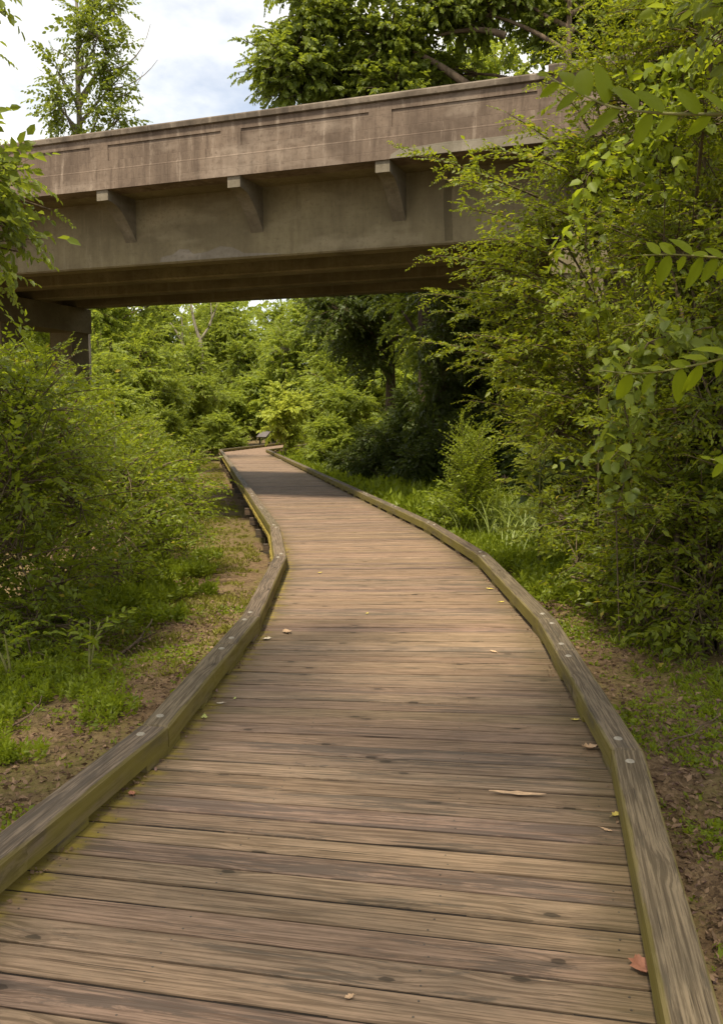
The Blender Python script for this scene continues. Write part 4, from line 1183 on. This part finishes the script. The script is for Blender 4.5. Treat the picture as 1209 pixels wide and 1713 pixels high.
# ------------------------------------------------------------------ near shoots with big leaves, each leaf its own piece
def big_leaf_mesh(seed):
    rng = np.random.default_rng(seed)
    n = 9
    t = np.linspace(0, 1, n)
    w = 0.215 * np.sin(np.pi * t ** 0.85) ** 0.75 * (1 - .12 * t)
    w[0] = .012; w[-1] = 0.0
    bend = rng.uniform(-0.38, 0.08) * t ** 2
    v, f = [], []
    for i in range(n):
        fold = .22 * w[i]
        wav = .012 * math.sin(i * 2.1 + seed)
        tw = .12 * math.sin(seed * 2.3) * t[i]
        v += [(t[i], -w[i], bend[i] + fold + wav + tw * w[i] * 2), (t[i], -w[i] * .5, bend[i] + fold * .35), (t[i], 0, bend[i]), (t[i], w[i] * .5, bend[i] + fold * .35), (t[i], w[i], bend[i] + fold - wav - tw * w[i] * 2)]
    for i in range(n - 1):
        for j in range(4):
            a = i * 5 + j
            f.append((a, a + 1, a + 6, a + 5))
    me = bpy.data.meshes.new('leaf')
    me.from_pydata(v, [], f)
    me.polygons.foreach_set('use_smooth', [True] * len(me.polygons))
    me.materials.append(M['sprig'])
    return me
BL = [big_leaf_mesh(k) for k in range(9)]
rl = random.Random(9)
near_base = np.array([2.35, 1.7, float(gz(2.35, 1.7))])
near_shrub = empty('young_privet', tuple(near_base))
tag(near_shrub, 'near leafy shoots with large bright leaves reaching in from the right edge', 'shrub')
def big_shoot(pts, leaf, hang, seed, spacing=.032):
    P = np.array([px(*p) for p in pts])
    seg = np.concatenate([[0], np.cumsum(np.linalg.norm(np.diff(P, axis=0), axis=1))])
    L = seg[-1]
    k = max(8, int(L / .02))
    tt = np.linspace(0, L, k)
    c = np.stack([np.interp(tt, seg, P[:, j]) for j in range(3)], -1)
    for _ in range(2): c[1:-1] = (c[:-2] + c[1:-1] * 2 + c[2:]) / 4
    root = P[-1]
    pre = curve_pts(near_base, np.array([near_base[0], near_base[1], root[2] + .3]), root, 10)[:-1]
    full = np.concatenate([pre, c[::-1]])
    v, f = tubes_arrays([(full, np.concatenate([np.linspace(.012, .0035, len(pre)), np.linspace(.0030, .0012, k)]))], 6)
    me = mk_mesh('shoot', v - near_base, f)
    me.polygons.foreach_set('use_smooth', [True] * len(me.polygons))
    so = obj('shoot', me, M['twig_green'], near_shrub)
    d0, i = 0.0, 0
    while d0 < L:
        p = np.array([np.interp(d0, tt, c[:, j]) for j in range(3)])
        q = np.array([np.interp(d0 + .01, tt, c[:, j]) for j in range(3)])
        tg = norm(p - q)                                  # towards the tip
        sd_ = 1 if i % 2 else -1
        side = norm(np.cross(tg, np.array([0, 1.0, .25])))  # roughly up in view
        up = 1.0 if sd_ > 0 else -1.0
        dirv = tg * rl.uniform(.35, .9) + side * up * rl.uniform(.5, 1.0) + np.array([0, rl.uniform(-.4, .4), -hang * rl.random()])
        if i == 0: dirv = tg
        dirv = norm(dirv)
        nrm = norm(np.array([rl.uniform(-.5, .5), -1.0 + rl.uniform(-.3, .5), .55 + rl.uniform(-.5, .5)]))
        yv = norm(np.cross(nrm, dirv)); nz = np.cross(dirv, yv)
        o = obj('leaf', BL[rl.randrange(9)], None, so)
        s_ = leaf * rl.uniform(.55, 1.15) * min(1, .55 + d0 / .12)
        m = Matrix([[dirv[r] * s_, yv[r] * s_, nz[r] * s_, (p - near_base)[r]] for r in range(3)] + [[0, 0, 0, 1]])
        o.matrix_local = m
        d0 += spacing * rl.uniform(.6, 1.3); i += 1
big_shoot([(915, 128, 1.55), (960, 152, 1.5), (1020, 180, 1.45), (1100, 190, 1.4), (1209, 192, 1.35), (1330, 175, 1.35)], .074, .3, 1, .026)
big_shoot([(1075, 427, 1.75), (1130, 425, 1.7), (1209, 432, 1.65), (1330, 430, 1.6)], .058, .9, 2, .017)
big_shoot([(1003, 619, 1.75), (1060, 627, 1.7), (1130, 618, 1.65), (1209, 600, 1.6), (1330, 560, 1.55)], .060, .4, 3, .022)
big_shoot([(1188, 768, 1.75), (1240, 780, 1.7), (1330, 760, 1.6)], .05, .3, 4, .03)

# ------------------------------------------------------------------ ground layer
def vnoise(x, y, s, seed):
    r = np.random.default_rng(seed).random((64, 64))
    X, Y = np.asarray(x) * s + 20, np.asarray(y) * s + 20
    i, j = np.floor(X).astype(int), np.floor(Y).astype(int)
    u, v = X - i, Y - j
    u, v = u * u * (3 - 2 * u), v * v * (3 - 2 * v)
    g = lambda a, b: r[a % 64, b % 64]
    return (g(i, j) * (1 - u) + g(i + 1, j) * u) * (1 - v) + (g(i, j + 1) * (1 - u) + g(i + 1, j + 1) * u) * v

def tuft(rng, n=7, leaf=0.07, wid=0.2, up=1.0, kind=4, rad=.02):
    a = rng.random(n) * 6.28
    d = np.stack([np.cos(a) * rng.uniform(.2, 1, n), np.sin(a) * rng.uniform(.2, 1, n), up * rng.uniform(.4, 1.2, n)], -1)
    Fm = frames(d, np.array([[0, 0, 1.0]]) + rng.normal(0, .4, (n, 3)), rng.normal(0, .5, n))
    lv = (LEAF4 if kind == 4 else LEAF6)[None] * np.array([1, wid, 1.0]) * (leaf * rng.uniform(.6, 1.3, n))[:, None, None]
    lv = np.einsum('nkj,njc->nkc', lv, Fm) + np.concatenate([rng.normal(0, rad, (n, 2)), np.zeros((n, 1))], 1)[:, None, :]
    sv, sf = tubes_arrays([(np.array([[0, 0, -.01], [0, 0, .02]]), np.array([.001, .0005]))], 3)
    return lv, sv, sf
def weed_plant(rng, n=9, leaf=0.05, wid=0.5, h=.12):
    lv, sv, sf = spray(rng, h, n, leaf, wid, -.05, 4, 1.0, 0.0, .0012, .25, .35)
    M3 = np.array([[0, 0, 1.0], [0, 1, 0], [-1, 0, 0]])     # stand it upright
    return lv @ M3, sv @ M3, sf
SP_TUFT = make_sprays(21, 8, fn=tuft)
SP_WEED = make_sprays(22, 8, fn=weed_plant, n=8, leaf=.066, wid=.42, h=.15)
SP_CLOVER = make_sprays(23, 8, fn=tuft, n=6, leaf=.027, wid=.62, up=.7, rad=.022)
SP_DEAD = make_sprays(24, 10, fn=tuft, n=2, leaf=.035, wid=.55, up=.25, rad=.05)

def scatter(name, label, cat, sprays, mat, n, xr, yr, seed, mask=None, size=1.0, sizer=(.6, 1.3), lift=0.0, lean=.25, off=True):
    """n candidates in the strip; xr is a distance from the walk's centre line when off"""
    rng = np.random.default_rng(seed)
    y = yr[0] + (yr[1] - yr[0]) * rng.random(n) ** 1.25
    x = rng.uniform(xr[0], xr[1], n)
    if off: x = x + path_x(y)
    keep = np.ones(n, bool) if mask is None else mask(x, y, rng.random(n))
    keep &= np.abs(x - path_x(y)) > 1.255
    x, y = x[keep], y[keep]
    fol = Foliage(sprays)
    d = np.stack([np.ones(len(x)), rng.normal(0, .01, len(x)), rng.normal(0, lean * .5, len(x))], -1)
    a = rng.random(len(x)) * 6.28
    d[:, 0], d[:, 1] = np.cos(a), np.sin(a)
    fol.add(np.stack([x, y, gz(x, y) + lift], -1), d, size * rng.uniform(*sizer, len(x)))
    LV, SV, SF = fol.arrays(rng, rolljit=lean, upjit=.08)
    o = obj(name, fol.leaf_mesh(name, LV), mat)
    return tag(o, label, cat, kind='stuff')

nz = lambda x, y, s, k: vnoise(x, y, s, k)
# left strip
scatter('leaf_litter', 'brown leaf litter strewn over the earth left of the boardwalk', 'leaf litter', SP_DEAD, M['litter'], 16000, (-5.0, -1.25), (1.5, 11), 31, lambda x, y, r: r < .25 + .9 * (nz(x, y, 1.1, 1) > .45), lift=.006)
scatter('clover', 'small clover-like weeds dotted over the earth left of the boardwalk', 'weeds', SP_CLOVER, M['weed'], 21000, (-4.2, -1.25), (1.5, 9.5), 32, lambda x, y, r: r < np.clip((nz(x, y, 1.3, 2) * .65 + nz(x, y, 4.5, 3) * .35 - .42) * 5, .03, 1) * np.where(y < 4.2, .45, .8), size=1.0)
scatter('weed_patch', 'lush patch of leafy weeds at the foot of the left privet bank', 'weeds', SP_WEED, M['weed'], 4200, (-3.4, -1.45), (4.6, 7.0), 33, lambda x, y, r: r < np.clip((-(x + 1.35) - .35 * np.abs(y - 5.7)) * 1.6 + (nz(x, y, 2.6, 4) - .62) * 3.0, 0, 1), size=.6)
scatter('ground_cover', 'bright green ground cover below the privet bank', 'ground cover', SP_WEED, M['weed'], 9000, (-3.6, -1.9), (8.2, 15), 34, lambda x, y, r: r < np.clip((-(x - path_x(y)) - 2.05) * 1.5 + (nz(x, y, 1.7, 5) - .55) * 2.4, 0, 1), size=1.0)
scatter('short_grass', 'thin yellowish grass on the earth strip beside the boardwalk', 'grass', SP_TUFT, M['weed_yellow'], 17000, (-3.4, -1.25), (6.2, 45), 35, lambda x, y, r: r < np.clip((nz(x, y, .9, 6) * .6 + nz(x, y, 3.5, 7) * .4 - .40) * 4.5, .05, 1), size=.75)
# right strip
scatter('leaf_litter', 'brown leaf litter in the shade right of the boardwalk', 'leaf litter', SP_DEAD, M['litter'], 19000, (1.25, 4.2), (1.5, 9), 41, lambda x, y, r: r < .45 + .55 * (nz(x, y, 1.1, 11) > .4), lift=.006)
scatter('clover', 'small weeds dotted over the shaded earth right of the boardwalk', 'weeds', SP_CLOVER, M['weed'], 21000, (1.25, 4.4), (1.5, 8.5), 42, lambda x, y, r: r < np.clip((nz(x, y, 1.2, 12) * .6 + nz(x, y, 4.5, 13) * .4 - .40) * 4, .05, 1))
scatter('short_grass', 'dark short grass right of the boardwalk at the edge of the privet', 'grass', SP_TUFT, M['weed'], 9000, (1.7, 4.6), (3.0, 9.5), 43, lambda x, y, r: r < np.clip((x - path_x(y) - 1.6) * .6 + (nz(x, y, 1.4, 14) - .55) * 2.0, 0, 1), size=1.0)
scatter('ground_cover', 'bright green ground cover between the right curb and the long grass', 'ground cover', SP_WEED, M['weed'], 8500, (1.3, 4.6), (8.4, 14.5), 44, lambda x, y, r: r < np.clip((x - path_x(y) - 1.30) * 1.8 + (nz(x, y, 1.4, 15) - .5) * 1.3, 0, 1) * np.clip((y - 8.4) * .9, .15, 1), size=1.1)
scatter('ground_cover', 'bright green ground cover along the right curb beyond the bridge', 'ground cover', SP_WEED, M['weed'], 8500, (1.4, 5.0), (15, 46), 45, lambda x, y, r: r < np.clip((nz(x, y, .7, 16) - .12) * 2.5, 0, 1), size=2.3)
scatter('ground_cover', 'low green plants on the strip beyond the pier', 'ground cover', SP_WEED, M['weed'], 6000, (-6.5, -2.4), (15, 46), 46, lambda x, y, r: r < np.clip((nz(x, y, .7, 17) - .2) * 2.0, 0, 1), size=2.3)

for x, y, h, sd_, lb in ((150, 1140, .42, 91, 'small sapling with toothed leaves at the edge of the dark hollow'), (20, 1150, .38, 92, 'broad-leaved seedling at the left edge below the privet')):
    p = pxz(x, y, -.2)
    upright('seedling', lb, p[:2], h, .25, 9, sd_, M['weed'], SP_LILY, .8, 'plant', .3, 2)
def stick(label, pts, r, seed):
    rng = np.random.default_rng(seed)
    P = np.array([[*pxz(x, y, -.25)[:2], 0] for x, y in pts])
    P[:, 2] = gz(P[:, 0], P[:, 1]) + r + np.linspace(.0, .10, len(P))
    t = np.linspace(0, 1, 9)
    c = np.stack([np.interp(t, np.linspace(0, 1, len(P)), P[:, j]) for j in range(3)], -1) + rng.normal(0, .012, (9, 3))
    tw = curve_pts(c[4], c[4] + np.array([.1, .05, .05]), c[4] + np.array([.22, -.06, .12]), 5)
    v, f = tubes_arrays([(c, np.linspace(r, r * .4, 9)), (tw, np.linspace(r * .45, r * .2, 5))], 6)
    o = obj('stick', mk_mesh('stick', v - c[0], f), M['bark'])
    o.location = c[0]
    tag(o, label, 'stick')
stick('dead branch lying at the edge of the dark hollow left of the boardwalk', [(190, 1085), (225, 1070), (262, 1050)], .018, 1)
stick('thin dead twig lying across the weeds at the left', [(0, 1250), (45, 1238), (75, 1222)], .007, 2)
stick('thin dead twig on the shaded earth right of the near curb', [(1105, 1275), (1160, 1262), (1200, 1250)], .006, 3)

# ------------------------------------------------------------------ sign beyond the bend
sg = empty('information_sign', (-6.35, 58.5, float(gz(-6.35, 58.5))), R(-35))
tag(sg, 'small slanted information sign on two dark posts beside the far bend', 'sign')
for x in (-.33, .33):
    MB().box(x - .035, x + .035, -.035, .035, -.3, 1.12).build('post', M['steel'], sg)
sp_ = MB().box(-.40, .40, -.28, .28, -.02, .02).build('panel', M['panel'], sg)
sp_.location = (0, 0, 1.2); sp_.rotation_euler = (R(38), 0, 0)
fr = MB().box(-.43, .43, -.31, -.282, -.03, .03).box(-.43, .43, .282, .31, -.03, .03).box(-.43, -.402, -.281, .281, -.03, .03).box(.402, .43, -.281, .281, -.03, .03).build('frame', M['steel'], sp_)

# ------------------------------------------------------------------ leaves and scraps lying on the boardwalk
def fallen(label, x, y, L, mat, seed, curl=.35, wid=.55, lobes=3, name='fallen_leaf', cat='leaf', rot=None, stem=True):
    rng = np.random.default_rng(seed)
    p = pxz(x, y, .004)
    n, m = 9, 5
    t = np.linspace(0, 1, n)
    w = wid * .5 * np.sin(np.pi * np.clip(t * .96 + .02, 0, 1)) ** .7 * (1 + .35 * np.sin(t * np.pi * 2 * lobes + rng.random() * 6))
    v, f = [], []
    for i in range(n):
        for j in range(m):
            q = (j / (m - 1) - .5) * 2
            z = curl * (.35 * abs(q) * w[i] + .16 * (2 * t[i] - 1) ** 2 + rng.normal(0, .03)) + .03
            v.append((t[i] - .5, q * w[i], z))
    for i in range(n - 1):
        for j in range(m - 1):
            a = i * m + j
            f.append((a, a + 1, a + m + 1, a + m))
    v = np.array(v) * L
    st, sf = tubes_arrays([(np.array([[-.5, 0, .05], [-.62, .05, .08], [-.8, .04, .05]]) * L, np.array([.02, .016, .012]) * L)], 4)
    k = len(v)
    me = mk_mesh(name, np.concatenate([v, st]), np.concatenate([np.array(f), sf + k])) if stem else mk_mesh(name, v, np.array(f))
    me.polygons.foreach_set('use_smooth', [True] * len(me.polygons))
    o = obj(name, me, mat)
    o.location = (p[0], p[1], .003)
    o.rotation_euler = (0, 0, rng.random() * 6.28 if rot is None else rot)
    tag(o, label, cat, 'leaves fallen on the boardwalk')
fallen('crumpled reddish-brown dead leaf against the right curb near the bottom', 1072, 1620, .085, M['dry_red'], 1, 1.1, .8)
fallen('curled pale tan dead leaf beside the right curb joint', 986, 1252, .085, M['dry_tan'], 2, 1.2, .6)
fallen('small yellow leaf touching the right curb below the pale plank', 1030, 1363, .05, M['dry_yellow'], 3, .8, .6)
fallen('flat tan leaf scrap near the right curb, below the small yellow leaf', 1014, 1388, .05, M['dry_tan'], 4, .3, .35)
fallen('yellow leaf beside the right curb above the curled tan leaf', 961, 1204, .05, M['dry_yellow'], 5, .6, .5)
fallen('light yellow-green leaf lying near the left curb', 342, 1199, .085, M['dry_green'], 6, .3, .35, 1)
fallen('pale leaf just above the light yellow-green leaf by the left curb', 369, 1176, .045, M['dry_pale'], 7, .4, .5)
fallen('tiny green leaf above the pale leaf by the left curb', 393, 1168, .035, M['dry_green'], 8, .4, .5, 1)
fallen('pinkish-brown leaf on the planks past the left curb bend', 480, 1058, .105, M['dry_tan'], 9, .8, .6)
fallen('whitish leaf next to the left curb bend', 446, 1069, .075, M['dry_pale'], 10, .7, .6)
fallen('reddish leaf scrap tucked beside the near left curb', 221, 1328, .05, M['dry_red'], 11, .7, .6)
fallen('tiny tan leaf on the bottom planks in the middle', 584, 1668, .032, M['dry_tan'], 12, .8, .6)
fallen('long pale strip of peeled bark lying along a plank', 865, 1329, .25, M['dry_tan'], 13, .12, .13, 5, 'bark_strip', 'bark', -.16, False)
fallen('yellow speck of leaf on the sunlit planks, left of centre', 535, 958, .06, M['dry_yellow'], 14, .4, .5)
fallen('yellow leaf on the sunlit planks, right of centre', 818, 985, .07, M['dry_yellow'], 15, .5, .5)
fallen('yellow leaf a little nearer than the sunlit ones by the right curb', 838, 1007, .06, M['dry_yellow'], 16, .5, .5)
fallen('tan leaf scrap in the middle of the planks, past the right curb joint', 825, 1090, .07, M['dry_tan'], 17, .4, .4)
fallen('yellow leaf scrap in the middle of the sunlit planks', 614, 1026, .05, M['dry_yellow'], 18, .4, .4)
fallen('pale scrap on the far planks before the bend', 466, 770, .22, M['dry_pale'], 19, .3, .6)

def deck_debris():
    rng = np.random.default_rng(99)
    SPX = make_sprays(25, 8, fn=tuft, n=2, leaf=.016, wid=.6, up=.25, rad=.012)
    fol = Foliage(SPX)
    n = 1500
    s_ = rng.uniform(4.0, 18.0, n)
    P = np.array([path_at(v)[0] for v in s_]); Hh = np.array([path_at(v)[1] for v in s_])
    side = np.where(rng.random(n) < .5, -1.0, 1.0)
    clump = vnoise(s_, side * 3, 2.3, 51)
    keep = rng.random(n) < np.clip((clump - .35) * 3, .05, 1)
    off = side * (1.075 - np.abs(rng.normal(0, .028, n)))
    x = P[:, 0] + np.cos(Hh) * off; y = P[:, 1] - np.sin(Hh) * off
    a = rng.random(n) * 6.28
    fol.add(np.stack([x, y, np.full(n, .004)], -1)[keep], np.stack([np.cos(a), np.sin(a), a * 0], -1)[keep], rng.uniform(.5, 1.5, n)[keep])
    LV, SV, SF = fol.arrays(rng, .2, .08)
    tag(obj('leaf_debris', fol.leaf_mesh('leaf_debris', LV), M['litter']), 'crumbs of dead leaves gathered along the curbs on the deck', 'leaf debris', kind='stuff')
deck_debris()
